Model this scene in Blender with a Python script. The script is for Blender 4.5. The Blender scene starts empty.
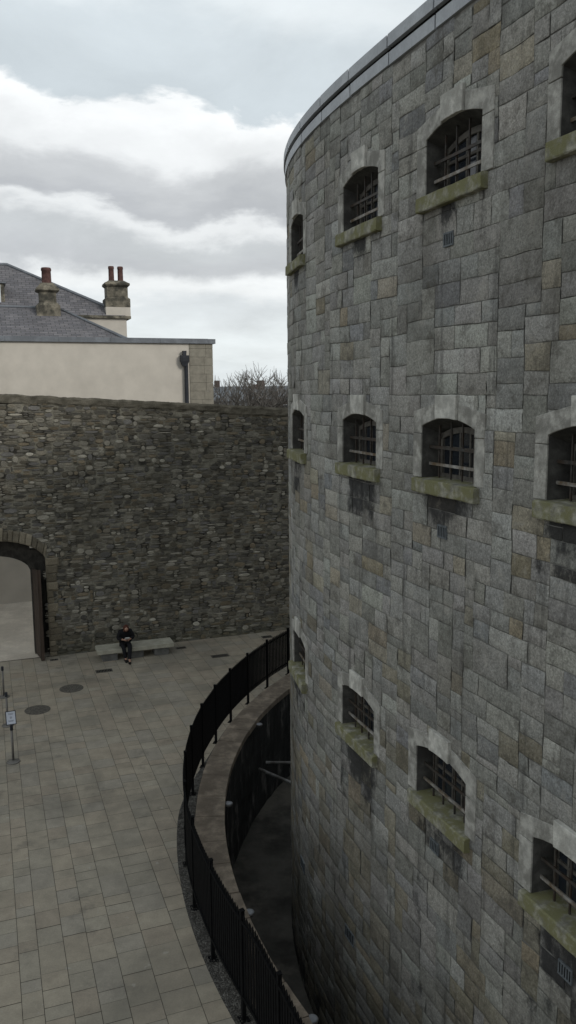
import bpy, bmesh, math, random
from mathutils import Vector, Matrix, noise
import numpy as np

random.seed(11)
SC = bpy.context.scene
COL = SC.collection
R = math.radians

# ------------------------------------------------------------------ helpers
def mesh_obj(name, verts, faces, mat, parent=None, smooth=False, attrs=None):
    me = bpy.data.meshes.new(name)
    me.from_pydata([tuple(v) for v in verts], [], faces)
    if attrs:
        for an, (kind, data) in attrs.items():
            a = me.attributes.new(an, kind, 'POINT')
            if kind == 'FLOAT_COLOR':
                a.data.foreach_set('color', np.array(data, dtype=np.float32).ravel())
            else:
                a.data.foreach_set('value', np.array(data, dtype=np.float32).ravel())
    if smooth:
        me.polygons.foreach_set('use_smooth', [True] * len(me.polygons))
    for m in (mat if isinstance(mat, (list, tuple)) else [mat]):
        me.materials.append(m)
    me.update()
    o = bpy.data.objects.new(name, me)
    COL.objects.link(o)
    if parent is not None:
        o.parent = parent
    return o

class MB:
    """collects polygons"""
    def __init__(s): s.v = []; s.f = []
    def add(s, vs, fs):
        b = len(s.v); s.v += [Vector(x) for x in vs]; s.f += [tuple(i + b for i in q) for q in fs]
    def hexa(s, p):   # p: 8 points, bottom 4 ccw then top 4
        s.add(p, [(3, 2, 1, 0), (4, 5, 6, 7), (0, 1, 5, 4), (1, 2, 6, 5), (2, 3, 7, 6), (3, 0, 4, 7)])
    def box(s, fn, a0, a1, b0, b1, c0, c1):
        s.hexa([fn(a0, b0, c0), fn(a1, b0, c0), fn(a1, b1, c0), fn(a0, b1, c0),
                fn(a0, b0, c1), fn(a1, b0, c1), fn(a1, b1, c1), fn(a0, b1, c1)])
    def prism(s, lo, hi):
        n = len(lo)
        s.add(list(lo) + list(hi), [tuple(range(n - 1, -1, -1)), tuple(range(n, 2 * n))] +
              [(i, (i + 1) % n, n + (i + 1) % n, n + i) for i in range(n)])
    def tube(s, pts, rads, n=8, cap=True):
        pts = [Vector(p) for p in pts]
        if not isinstance(rads, (list, tuple)): rads = [rads] * len(pts)
        rings = []
        for i, p in enumerate(pts):
            a = pts[max(i - 1, 0)]; b = pts[min(i + 1, len(pts) - 1)]
            t = (b - a).normalized()
            ref = Vector((0, 0, 1)) if abs(t.z) < .9 else Vector((1, 0, 0))
            x = t.cross(ref).normalized(); y = t.cross(x).normalized()
            rings.append([p + rads[i] * (x * math.cos(k * 2 * math.pi / n) + y * math.sin(k * 2 * math.pi / n)) for k in range(n)])
        vs = [v for r in rings for v in r]; fs = []
        for i in range(len(pts) - 1):
            for k in range(n):
                fs.append((i * n + k, i * n + (k + 1) % n, (i + 1) * n + (k + 1) % n, (i + 1) * n + k))
        if cap:
            fs.append(tuple(range(n - 1, -1, -1))); fs.append(tuple(range((len(pts) - 1) * n, len(pts) * n)))
        s.add(vs, fs)
    def lathe(s, c, prof, n=24):
        c = Vector(c); vs = []; fs = []
        for (r, z) in prof:
            for k in range(n):
                a = 2 * math.pi * k / n
                vs.append(c + Vector((r * math.cos(a), r * math.sin(a), z)))
        for i in range(len(prof) - 1):
            for k in range(n):
                fs.append((i * n + k, i * n + (k + 1) % n, (i + 1) * n + (k + 1) % n, (i + 1) * n + k))
        fs.append(tuple(range(n - 1, -1, -1))); fs.append(tuple(range((len(prof) - 1) * n, len(prof) * n)))
        s.add(vs, fs)
    def build(s, name, mat, parent=None, smooth=False, bevel=0):
        o = mesh_obj(name, s.v, s.f, mat, parent, smooth)
        if bevel:
            m = o.modifiers.new('bevel', 'BEVEL'); m.width = bevel; m.segments = 2; m.limit_method = 'ANGLE'; m.angle_limit = R(40)
        return o

def tag(o, label=None, cat=None, group=None, kind=None):
    for k, v in (('label', label), ('category', cat), ('group', group), ('kind', kind)):
        if v: o[k] = v
    return o
def empty(name, loc=(0, 0, 0)):
    o = bpy.data.objects.new(name, None); o.location = loc; o.empty_display_size = .3
    COL.objects.link(o); return o
def keep(parent, objs):
    """children are modelled in world space: undo the parent's offset"""
    inv = Matrix.Translation(parent.location).inverted()
    for o in objs: o.matrix_parent_inverse = inv
def settle(root):
    # everything under an Empty was modelled in world space
    inv = Matrix.Translation(root.location).inverted()
    for c in root.children: c.matrix_parent_inverse = inv

# ------------------------------------------------------------------ materials
class NT:
    def __init__(s, nt): s.nt = nt
    def n(s, t, ins=None, **kw):
        nd = s.nt.nodes.new(t)
        for k, v in kw.items(): setattr(nd, k, v)
        for k, v in (ins or {}).items():
            if isinstance(v, bpy.types.NodeSocket): s.nt.links.new(v, nd.inputs[k])
            else: nd.inputs[k].default_value = v
        return nd
    def math(s, op, a, b=0., c=None):
        nd = s.nt.nodes.new('ShaderNodeMath'); nd.operation = op
        for i, v in enumerate((a, b) if c is None else (a, b, c)):
            if isinstance(v, bpy.types.NodeSocket): s.nt.links.new(v, nd.inputs[i])
            else: nd.inputs[i].default_value = v
        return nd.outputs[0]
    def smooth(s, x, a, b):
        nd = s.n('ShaderNodeMapRange', {0: x, 1: a, 2: b, 3: 0., 4: 1.}, interpolation_type='SMOOTHSTEP')
        return nd.outputs[0]
    def mix(s, f, a, b, blend='MIX'):
        nd = s.nt.nodes.new('ShaderNodeMix'); nd.data_type = 'RGBA'; nd.blend_type = blend
        for i, v in ((0, f), (6, a), (7, b)):
            if isinstance(v, bpy.types.NodeSocket): s.nt.links.new(v, nd.inputs[i])
            else: nd.inputs[i].default_value = v if i == 0 else ((*v, 1) if len(v) == 3 else v)
        return nd.outputs[2]
    def noise(s, co, scale, detail=4, rough=.55, dist=0.):
        nd = s.n('ShaderNodeTexNoise', {'Vector': co, 'Scale': scale, 'Detail': detail, 'Roughness': rough, 'Distortion': dist})
        return nd.outputs[0]
    def scaled(s, co, v):
        return s.n('ShaderNodeVectorMath', {0: co, 1: v}, operation='MULTIPLY').outputs[0]
    def grey(s, v):
        nd = s.n('ShaderNodeCombineColor'); 
        for i in range(3): s.nt.links.new(v, nd.inputs[i])
        return nd.outputs[0]

def new_mat(name):
    m = bpy.data.materials.new(name); m.use_nodes = True
    nt = m.node_tree
    b = nt.nodes['Principled BSDF']
    b.inputs['Roughness'].default_value = .9
    b.inputs['Specular IOR Level'].default_value = .25
    return m, NT(nt), b
def bump(T, b, h, strength=.5, dist=.02):
    nd = T.n('ShaderNodeBump', {'Strength': strength, 'Distance': dist, 'Height': h})
    T.nt.links.new(nd.outputs[0], b.inputs['Normal'])
def L(T, a, b): T.nt.links.new(a, b)

def plain(name, c, rough=.8, metal=0., var=.25, scale=6., bstr=.15, spec=.25, stretch=(1, 1, 1), c2=None, lo=.35, hi=.65):
    m, T, b = new_mat(name)
    co = T.scaled(T.n('ShaderNodeTexCoord').outputs['Object'], stretch)
    n1 = T.noise(co, scale, 6, .6)
    n2 = T.noise(co, scale * 9, 3, .6)
    dk = tuple(x * (1 - var) for x in c); lt = tuple(min(1, x * (1 + var)) for x in c)
    col = T.mix(T.smooth(n1, .3, .7), dk, lt)
    if c2: col = T.mix(T.smooth(T.noise(co, scale * .6, 5, .65), lo, hi), col, c2)
    L(T, T.mix(.35, col, T.grey(T.math('ADD', n2, .25)), 'MULTIPLY'), b.inputs['Base Color'])
    b.inputs['Roughness'].default_value = rough; b.inputs['Metallic'].default_value = metal
    b.inputs['Specular IOR Level'].default_value = spec
    if bstr: bump(T, b, n2, bstr, .01)
    return m

def block_stone(name, bumpd=.012):
    """per-block tint from an attribute, grain, weather streaks and soot under the sills"""
    m, T, b = new_mat(name)
    co = T.n('ShaderNodeTexCoord').outputs['Object']
    tint = T.n('ShaderNodeAttribute', attribute_name='tint').outputs['Color']
    soot = T.n('ShaderNodeAttribute', attribute_name='soot').outputs['Fac']
    fine = T.noise(co, 34, 5, .7)
    mid = T.noise(co, 7, 5, .65, .4)
    big = T.noise(T.scaled(co, (1, 1, .35)), .55, 5, .6)
    streak = T.noise(T.scaled(co, (3.2, 3.2, .28)), 1.3, 5, .65)
    c = T.mix(1., tint, T.grey(T.math('ADD', T.math('MULTIPLY', mid, .9), .55)), 'MULTIPLY')
    c = T.mix(1., c, T.grey(T.math('ADD', T.math('MULTIPLY', fine, 2.3), -.10)), 'MULTIPLY')
    speck = T.noise(co, 62, 3, .7)
    c = T.mix(T.math('MULTIPLY', T.smooth(speck, .58, .68), .65), c, (.05, .048, .045))         # pits
    c = T.mix(T.math('MULTIPLY', T.smooth(mid, .56, .75), .40), c, (.36, .35, .32))
    blot = T.noise(co, 2.7, 7, .72, .3)
    c = T.mix(T.math('MULTIPLY', T.smooth(blot, .52, .66), .58), c, (.095, .088, .074))
    c = T.mix(T.math('MULTIPLY', T.smooth(blot, .47, .33), .38), c, (.42, .40, .355))          # lime bloom
    c = T.mix(T.math('MULTIPLY', T.smooth(big, .45, .72), .55), c, (.088, .079, .062))          # broad grime
    c = T.mix(T.math('MULTIPLY', T.smooth(streak, .54, .74), .62), c, (.05, .048, .045))         # runs of water
    # lower storeys: browner stone, plus reduced sky light and vignette painted into the colour
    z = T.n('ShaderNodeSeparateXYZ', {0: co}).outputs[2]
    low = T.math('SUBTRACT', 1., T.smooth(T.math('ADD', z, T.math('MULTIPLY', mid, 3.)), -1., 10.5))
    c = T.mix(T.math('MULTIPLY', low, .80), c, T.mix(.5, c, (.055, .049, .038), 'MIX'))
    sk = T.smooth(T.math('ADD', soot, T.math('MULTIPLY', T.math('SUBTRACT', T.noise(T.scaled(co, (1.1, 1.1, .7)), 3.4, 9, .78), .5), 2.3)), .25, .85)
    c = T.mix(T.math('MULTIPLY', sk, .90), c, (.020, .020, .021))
    L(T, c, b.inputs['Base Color'])
    b.inputs['Roughness'].default_value = .92
    h = T.math('ADD', T.math('MULTIPLY', fine, .5), mid)
    bump(T, b, h, 1., .02)
    return m

M = {}
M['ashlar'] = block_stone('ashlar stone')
M['mortar'] = plain('old mortar', (.20, .195, .18), .95, var=.5, scale=3, bstr=.6)
M['dressed'] = plain('dressed limestone', (.40, .39, .355), .9, var=.32, scale=6, bstr=.6, c2=(.235, .228, .205), lo=.42, hi=.62)
M['keystone'] = plain('keystone limestone', (.53, .52, .475), .9, var=.3, scale=6, bstr=.6, c2=(.38, .37, .335), lo=.42, hi=.62)
M['sillstone'] = plain('mossy sill stone', (.30, .292, .24), .92, var=.45, scale=7, bstr=.8, c2=(.195, .19, .098), lo=.36, hi=.58)
M['reveal'] = plain('dark reveal stone', (.085, .083, .076), .95, var=.35, scale=6, bstr=.4, c2=(.05, .048, .045))  # opening linings, set darker than the wall stone
M['frame'] = plain('weathered window frame', (.13, .12, .105), .7, var=.3, scale=10, bstr=.1)
M['bar'] = plain('rusted iron bar', (.05, .048, .044), .6, var=.5, scale=14, bstr=.2, c2=(.05, .035, .025))
M['barworn'] = plain('worn pale iron bar', (.30, .29, .27), .5, var=.35, scale=9, bstr=.2, c2=(.12, .085, .05))
M['lead'] = plain('lead sheet', (.20, .215, .235), .55, var=.18, scale=2.5, bstr=.1, c2=(.15, .16, .175))
M['leadpale'] = plain('pale zinc sheet', (.47, .495, .52), .5, var=.12, scale=2.5, bstr=.05, c2=(.38, .40, .425))
M['leadroof'] = plain('roof felt', (.12, .12, .125), .85, var=.2, scale=2)
M['vent'] = plain('galvanised vent', (.13, .145, .155), .6, metal=.1, var=.2, scale=20)
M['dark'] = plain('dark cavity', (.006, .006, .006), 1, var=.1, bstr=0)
M['blackpaint'] = plain('black painted iron', (.0065, .0065, .007), .8, var=.35, scale=12, bstr=.05, spec=.08)
M['moss'] = None

def glass_mat():
    m, T, b = new_mat('old window glass')
    co = T.n('ShaderNodeTexCoord').outputs['Object']
    L(T, T.mix(T.noise(co, 3, 3), (.010, .012, .016), (.035, .042, .052)), b.inputs['Base Color'])
    b.inputs['Roughness'].default_value = .12; b.inputs['Specular IOR Level'].default_value = .5
    bump(T, b, T.noise(co, 2.5, 2), .1, .02)
    return m
M['glass'] = glass_mat()

def rubble_mat():
    m, T, b = new_mat('rubble masonry')
    co = T.n('ShaderNodeTexCoord').outputs['Object']
    tint = T.n('ShaderNodeAttribute', attribute_name='tint').outputs['Color']
    fine = T.noise(co, 22, 5, .7); mid = T.noise(co, 5, 5, .65); big = T.noise(co, .45, 4, .6)
    c = T.mix(1., tint, T.grey(T.math('ADD', T.math('MULTIPLY', fine, 1.1), .45)), 'MULTIPLY')
    c = T.mix(1., c, T.grey(T.math('ADD', T.math('MULTIPLY', mid, .8), .6)), 'MULTIPLY')
    c = T.mix(T.math('MULTIPLY', T.smooth(big, .42, .7), .45), c, (.06, .056, .046))
    c = T.mix(1., c, (1.17, 1.125, 1.02), 'MULTIPLY')
    L(T, c, b.inputs['Base Color'])
    b.inputs['Roughness'].default_value = .95
    bump(T, b, T.math('ADD', fine, mid), .7, .02)
    return m
M['rubble'] = rubble_mat()

def paving_mat():
    m, T, b = new_mat('stone paving')
    co = T.n('ShaderNodeTexCoord').outputs['Object']
    tint = T.n('ShaderNodeAttribute', attribute_name='tint').outputs['Color']
    fine = T.noise(co, 30, 4, .7); mid = T.noise(co, 2.6, 6, .65); big = T.noise(co, .32, 5, .62, .6)
    c = T.mix(1., tint, T.grey(T.math('ADD', T.math('MULTIPLY', fine, .5), .75)), 'MULTIPLY')
    c = T.mix(1., c, T.grey(T.math('ADD', T.math('MULTIPLY', mid, .8), .6)), 'MULTIPLY')
    c = T.mix(T.math('MULTIPLY', T.smooth(big, .45, .7), .55), c, (.15, .14, .115))
    c = T.mix(T.math('MULTIPLY', T.smooth(T.noise(co, .9, 6, .7), .56, .72), .5), c, (.12, .112, .095))
    c = T.mix(T.math('MULTIPLY', T.smooth(T.noise(co, 5, 3, .6), .66, .72), .35), c, (.42, .41, .37))
    L(T, c, b.inputs['Base Color'])
    L(T, T.math('ADD', T.math('MULTIPLY', mid, .35), .5), b.inputs['Roughness'])
    bump(T, b, T.math('ADD', T.math('MULTIPLY', fine, .4), mid), .25, .01)
    return m
M['paving'] = paving_mat()
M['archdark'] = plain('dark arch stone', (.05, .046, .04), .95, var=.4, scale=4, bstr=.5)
M['joint'] = plain('dirt ground', (.115, .105, .085), .95, var=.4, scale=2, bstr=.3)
M['path'] = plain('pale concrete path', (.64, .58, .49), .9, var=.1, scale=1.2, bstr=.15, c2=(.50, .45, .38))
M['gravelbed'] = plain('gravel bed', (.075, .07, .062), .95, var=.6, scale=30, bstr=1.)
M['pebble'] = plain('pebbles', (.11, .105, .095), .9, var=.6, scale=9, bstr=.2)
M['cope'] = plain('moat coping stone', (.33, .275, .215), .9, var=.32, scale=3.5, bstr=.35, c2=(.20, .165, .13))
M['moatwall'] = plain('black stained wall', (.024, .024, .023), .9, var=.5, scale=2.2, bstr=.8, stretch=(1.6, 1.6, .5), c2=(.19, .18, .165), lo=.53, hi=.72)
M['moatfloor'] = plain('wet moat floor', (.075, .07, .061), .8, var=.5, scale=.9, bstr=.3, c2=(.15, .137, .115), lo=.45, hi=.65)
M['plaster'] = plain('cream render', (.605, .56, .49), .9, var=.03, scale=.13, bstr=0, c2=(.56, .515, .445), lo=.45, hi=.8)
M['quoin'] = plain('ashlar quoin', (.27, .25, .205), .9, var=.15, scale=4, bstr=.25)
M['chimneystone'] = plain('sooty chimney stone', (.24, .216, .168), .95, var=.35, scale=3, bstr=.5, c2=(.06, .058, .048))
M['terracotta'] = plain('terracotta', (.105, .055, .048), .85, var=.3, scale=6, bstr=.1)
M['iron'] = plain('dark cast iron', (.03, .033, .04), .5, var=.3, scale=6)
M['white'] = plain('white paint', (.62, .64, .66), .6, var=.06, scale=4, bstr=.03)
M['wood'] = plain('brown gate timber', (.062, .045, .035), .7, var=.35, scale=3, stretch=(3, 3, .4), bstr=.3)
M['benchstone'] = plain('bench concrete', (.46, .44, .36), .9, var=.14, scale=4, bstr=.3, c2=(.37, .355, .285))
M['benchleg'] = plain('bench block stone', (.15, .148, .14), .9, var=.2, scale=4, bstr=.3)
M['steel'] = plain('brushed steel', (.20, .19, .175), .5, metal=.4, var=.12, scale=9, bstr=.02)
M['cover'] = plain('manhole iron', (.125, .115, .098), .75, var=.35, scale=14, bstr=.4)
M['signpaper'] = plain('sign paper', (.62, .65, .72), .6, var=.03, scale=5, bstr=0)
M['ink'] = plain('grey ink', (.16, .17, .22), .8, var=.1, bstr=0)
M['lamp'] = plain('pale lamp lens', (.30, .31, .33), .4, var=.1, scale=10, bstr=.05)
M['galv'] = plain('galvanised pipe', (.30, .30, .29), .5, metal=.2, var=.35, scale=3, bstr=.1, c2=(.12, .11, .10))
M['skin'] = plain('skin', (.42, .25, .18), .55, var=.06, scale=8, bstr=.02)
M['coat'] = plain('black coat cloth', (.010, .010, .012), .9, var=.3, scale=14, bstr=.3)
M['jeans'] = plain('dark trousers', (.012, .012, .015), .9, var=.25, scale=16, bstr=.2)
M['shoe'] = plain('black shoe', (.010, .010, .010), .6, var=.2)
M['hair'] = plain('auburn hair', (.085, .028, .018), .6, var=.4, scale=24, bstr=.5)
M['paper'] = plain('white paper', (.72, .72, .72), .7, var=.03, bstr=0)
M['bark'] = plain('bare bark', (.15, .138, .125), .95, var=.3, scale=4, bstr=.3)
M['brickfar'] = plain('far brick', (.11, .085, .075), .95, var=.25, scale=1)
M['slatefar'] = plain('far slate', (.16, .175, .19), .8, var=.2, scale=.5)
M['greyfar'] = plain('far render', (.20, .21, .22), .9, var=.1, scale=.5)
def slate_mat():
    m, T, b = new_mat('roof slates')
    tc = T.n('ShaderNodeTexCoord').outputs['UV']
    br = T.n('ShaderNodeTexBrick', {'Vector': tc, 'Color1': (.115, .113, .122, 1), 'Color2': (.185, .178, .185, 1), 'Mortar': (.04, .038, .04, 1),
             'Scale': 1., 'Mortar Size': .014, 'Mortar Smooth': .2, 'Bias': 0., 'Brick Width': .42, 'Row Height': .22})
    co = T.n('ShaderNodeTexCoord').outputs['Object']
    n = T.noise(co, 1.2, 5, .65); f = T.noise(co, 9, 4, .6)
    c = T.mix(1., br.outputs['Color'], T.grey(T.math('ADD', T.math('MULTIPLY', n, .9), .55)), 'MULTIPLY')
    c = T.mix(T.math('MULTIPLY', T.smooth(f, .5, .7), .4), c, (.10, .085, .075))
    L(T, c, b.inputs['Base Color']); b.inputs['Roughness'].default_value = .7
    bump(T, b, br.outputs['Fac'], -.4, .02)
    return m
M['slate'] = slate_mat()

# ------------------------------------------------------------------ camera
CAMZ = 10.0
p, r = .14662, -.0078
cd = bpy.data.cameras.new('camera'); cam = bpy.data.objects.new('camera', cd); COL.objects.link(cam); SC.camera = cam
cd.sensor_fit = 'VERTICAL'; cd.sensor_height = 24; cd.lens = 24 * 820 / 1024; cd.clip_end = 6000; cd.clip_start = .1
F = Vector((0, math.cos(p), -math.sin(p))); U0 = Vector((0, math.sin(p), math.cos(p))); R0 = Vector((1, 0, 0))
Rt = R0 * math.cos(r) + U0 * math.sin(r); Up = U0 * math.cos(r) - R0 * math.sin(r)
mw = Matrix.Identity(4)
for i in range(3): mw[i][0] = Rt[i]; mw[i][1] = Up[i]; mw[i][2] = -F[i]
mw[2][3] = CAMZ
cam.matrix_world = mw

# ------------------------------------------------------------------ prison block: plan curve
DS = .02
def _curve():
    smin, smax = -60., 42.
    n = int(round((smax - smin) / DS)) + 1
    ss = smin + DS * np.arange(n)
    nose_end = -(math.pi - .36422) / .10149
    k = np.where(ss > 0, np.maximum(.10149 - .01414 * ss, 0), np.where(ss > nose_end, .10149, 0.))
    h = np.concatenate([[0], np.cumsum((k[1:] + k[:-1]) / 2 * DS)]); i0 = int(round(-smin / DS)); h -= h[i0]
    dx, dy = np.sin(h), -np.cos(h)
    X = np.concatenate([[0], np.cumsum((dx[1:] + dx[:-1]) / 2 * DS)]); Y = np.concatenate([[0], np.cumsum((dy[1:] + dy[:-1]) / 2 * DS)])
    X += .02156 - X[i0]; Y += 18.86281 - Y[i0]
    return smin, X.tolist(), Y.tolist(), dx.tolist(), dy.tolist()
_sm, _X, _Y, _DX, _DY = _curve()
def TW(s, z, o=0.):
    q = (s - _sm) / DS; i = int(q); f = q - i
    x = _X[i] * (1 - f) + _X[i + 1] * f; y = _Y[i] * (1 - f) + _Y[i + 1] * f
    tx, ty = _DX[i], _DY[i]
    return Vector((x + o * ty, y - o * tx, z))
def frame_at(s):
    i = int((s - _sm) / DS)
    return Vector((_DX[i], _DY[i], 0)), Vector((_DY[i], -_DX[i], 0))

WIN_S = [2.03, 5.555, 8.26, 10.98]
WIN_Z = [12.565, 8.78, 4.06]
HW = .655            # half width of an opening
SPR, RISE = .72, .125
Z0, Z1 = -3.12, 14.59

prison = empty('prison_block', TW(4, -3.1))
tag(prison, 'tall curved grey ashlar prison block with barred cell windows', 'prison building')

holes = [(s - .70, s + .70, z - .03, z + .90) for s in WIN_S for z in WIN_Z]
def cut(rects):
    out = []
    for rc in rects:
        todo = [rc]
        for (a, b, c, d) in holes:
            nxt = []
            for (x0, x1, y0, y1) in todo:
                if x1 <= a or x0 >= b or y1 <= c or y0 >= d: nxt.append((x0, x1, y0, y1)); continue
                if x0 < a: nxt.append((x0, a, y0, y1))
                if x1 > b: nxt.append((b, x1, y0, y1))
                m0, m1 = max(x0, a), min(x1, b)
                if y0 < c: nxt.append((m0, m1, y0, c))
                if y1 > d: nxt.append((m0, m1, d, y1))
            todo = nxt
        out += todo
    return [q for q in out if q[1] - q[0] > .05 and q[3] - q[2] > .05]

def pack(xs, ys, hw, ww, rnd):
    """fill a grid of uneven unit lines with random blocks so that courses break"""
    nx, ny = len(xs) - 1, len(ys) - 1
    used = [[False] * nx for _ in range(ny)]; out = []
    for r_ in range(ny):
        c_ = 0
        while c_ < nx:
            if used[r_][c_]: c_ += 1; continue
            h = rnd.choices([q[0] for q in hw], [q[1] for q in hw])[0]; w = rnd.choices([q[0] for q in ww], [q[1] for q in ww])[0]
            h = min(h, ny - r_); k = 0
            while k < w and c_ + k < nx and not used[r_][c_ + k]: k += 1
            if c_ + k < nx and not used[r_][c_ + k]:
                room = 1
                while c_ + k + room < nx and room < 2 and not used[r_][c_ + k + room]: room += 1
                if room < 2: k += 1           # leave no sliver
            for b in range(h):
                for a in range(k): used[r_ + b][c_ + a] = True
            out.append((xs[c_], xs[c_ + k], ys[r_], ys[r_ + h])); c_ += k
    return out
def lines(a, b, lo, hi, rnd):
    q = [a]
    while q[-1] < b - hi: q.append(q[-1] + rnd.uniform(lo, hi))
    q.append(b); return q
def layout(s0, s1):
    return pack(lines(s0, s1, .09, .16, random), lines(Z0, Z1, .105, .165, random),
                [(1, .05), (2, .85), (3, .10)], [(2, .10), (3, .24), (4, .28), (5, .22), (6, .16)], random)
def warp(s, z):
    return (s + .022 * noise.noise(Vector((s * .9, z * 1.1, 40))) + .012 * noise.noise(Vector((s * 3, z * 3, 44))),
            z + .022 * noise.noise(Vector((s * .8, z * .8, 50))) + .010 * noise.noise(Vector((s * 3, z * 3, 54))))

PAL = [((.285, .272, .250), 40), ((.262, .252, .236), 24), ((.238, .228, .208), 18), ((.315, .306, .28), 10),
       ((.285, .255, .205), 5), ((.218, .214, .210), 6), ((.255, .215, .158), 3), ((.36, .35, .32), 3)]
PALW = [w for _, w in PAL]
_sr = random.Random(77); SOOTV = {(i, sc): (_sr.uniform(.7, 1.2), _sr.uniform(.75, 1.15), _sr.uniform(-.12, .12)) for i in range(3) for sc in WIN_S}
def soot_at(s, z):
    v = 0.
    for i, zs in enumerate(WIN_Z):
        for sc in WIN_S:
            kk, kl, ko = SOOTV[(i, sc)]; ds = abs(s - sc - ko); dz = zs - .19 - z
            if -.05 < dz < 1.5 and ds < 1.0:
                wd = (.30, .58, .66)[i]; ln = (.45, .85, 1.15)[i] * kl
                k = max(0, 1 - max(0, ds - wd * .6) / (wd * .55)) * max(0, 1 - max(0, dz - .12) / ln)
                v = max(v, min(1., k * kk * (.85, 1.15, 1.1)[i]))
            if i == 2 and .1 < dz < 3.2 and abs(s - (sc - .55)) < .3:
                v = max(v, .38 * (1 - abs(s - (sc - .55)) / .3))
    for sc in WIN_S:
        for i, zs in enumerate(WIN_Z):
            for sg in (-.72, .72):
                dz = zs - .15 - z; ds = abs(s - sc - sg - .05 * noise.noise(Vector((z * 2, sc, 1))))
                if 0 < dz < 2.2 and ds < .16: v = max(v, .42 * SOOTV[(i, sc)][0] * (1 - ds / .16) * (1 - dz / 2.2))
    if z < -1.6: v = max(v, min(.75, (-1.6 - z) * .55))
    return v

V = []; FC = []; TINT = []; SOOT = []
GAP = .0034
for (s0, s1, z0, z1) in cut(layout(-7., 17.)):
    g = GAP * random.uniform(.6, 1.6)
    s0 += g; s1 -= g; z0 += g; z1 -= g
    near = s0 > -1
    step = .075 if near else .2
    nx = max(3, int((s1 - s0) / step) + 2); nz = max(3, int((z1 - z0) / step) + 2)
    low = max(0, min(1, (7 - z0) / 9))
    c = random.choices(PAL, weights=PALW)[0][0]
    if random.random() < .34 * low: c = random.choice([(.225, .196, .148), (.205, .182, .140), (.235, .21, .165)])
    k = random.choice([random.uniform(.74, .9), random.uniform(.88, 1.12), random.uniform(.92, 1.08), random.uniform(.96, 1.18)])
    k *= 1.04; c = (c[0] * k * random.uniform(.95, 1.0), c[1] * k, c[2] * k * random.uniform(.96, 1.03), 1)
    proud = random.uniform(-.004, .007); amp = random.choice([.004, .007, .010, .014])
    tl, tr = random.uniform(-.004, .004), random.uniform(-.004, .004)
    ek = random.choice([.6, .8, .95, 1.1, 1.3]); sj = random.uniform(-.28, .22); ed = .010; base = len(V)
    xs = [s0, s0 + ed] + [s0 + ed + (s1 - s0 - 2 * ed) * i / (nx - 2) for i in range(1, nx - 2)] + [s1 - ed, s1]
    zs = [z0, z0 + ed] + [z0 + ed + (z1 - z0 - 2 * ed) * i / (nz - 2) for i in range(1, nz - 2)] + [z1 - ed, z1]
    nx, nz = len(xs), len(zs); seed = Vector((random.random() * 90, random.random() * 90, 0))
    for j, zz in enumerate(zs):
        for i, xx in enumerate(xs):
            edge = i in (0, nx - 1) or j in (0, nz - 1)
            nn = noise.noise(Vector((xx * 5, zz * 5, 0)) + seed) + .6 * noise.noise(Vector((xx * 13, zz * 13, 3)) + seed)
            o = proud + amp * nn + (tl if i < nx / 2 else tr) * .6 - (.0055 if edge else 0)
            jit = .006 * noise.noise(Vector((xx * 7, zz * 7, 9)) + seed) if edge else 0
            ws, wz = warp(xx, zz)
            V.append(TW(ws + jit, wz + jit, o)); TINT.append((c[0] * ek, c[1] * ek, c[2] * ek * .97, 1) if edge else c)
            SOOT.append(soot_at(xx, zz) + (sj if z1 < 9.2 else 0) * (soot_at(xx, zz) > .05))
    for j in range(nz - 1):
        for i in range(nx - 1):
            a = base + j * nx + i; FC.append((a, a + nx, a + nx + 1, a + 1))
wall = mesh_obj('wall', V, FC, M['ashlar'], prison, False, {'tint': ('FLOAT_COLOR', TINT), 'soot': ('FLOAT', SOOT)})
wall.data.polygons.foreach_set('use_smooth', [True] * len(wall.data.polygons))

# joints behind the blocks, and the plain sides of the block that the picture does not see
sb = sorted(set([-60 + i for i in range(0, 52)] + [-8 + .25 * i for i in range(0, 105)] + [18 + i for i in range(1, 24)] + [x for h in holes for x in h[:2]]))
zb = sorted(set([Z0, Z1] + [x for h in holes for x in h[2:]]))
mb = MB()
def in_hole(s, z): return any(a < s < b and c < z < d for a, b, c, d in holes)
idx = {}
for s in sb:
    for z in zb:
        idx[(s, z)] = len(mb.v); mb.v.append(TW(s, z, -.014))
for a, b in zip(sb[:-1], sb[1:]):
    for c, d in zip(zb[:-1], zb[1:]):
        if not in_hole((a + b) / 2, (c + d) / 2):
            mb.f.append((idx[(a, c)], idx[(a, d)], idx[(b, d)], idx[(b, c)]))
mb.build('mortar_bed', M['mortar'], prison)

# lead coping along the wall head, in two stepped bands of short sheets
mb = MB()
s = -26.9
while s < 40:
    Ls = random.uniform(1.25, 1.5); e = s + Ls - .035; n = 6
    for (z0, z1, o0, o1) in ((14.595, 14.765, .030, -.30), (14.83, 14.995, .058, -.30)):
        dzj = random.uniform(-.004, .004)
        lo = []; hi = []
        for i in range(n + 1):
            t = s + (e - s) * i / n
            lo.append((TW(t, z0 + dzj, o0), TW(t, z0 + dzj, o1))); hi.append((TW(t, z1 + dzj, o0), TW(t, z1 + dzj + .02, o1)))
        for i in range(n):
            mb.add([lo[i][0], lo[i + 1][0], lo[i + 1][1], lo[i][1], hi[i][0], hi[i + 1][0], hi[i + 1][1], hi[i][1]],
                   [(3, 2, 1, 0), (4, 5, 6, 7), (0, 1, 5, 4), (2, 3, 7, 6)] + ([(3, 0, 4, 7)] if i == 0 else []) + ([(1, 2, 6, 5)] if i == n - 1 else []))
    s += Ls
mb.build('coping', M['leadpale'], prison)
mb = MB()
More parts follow.
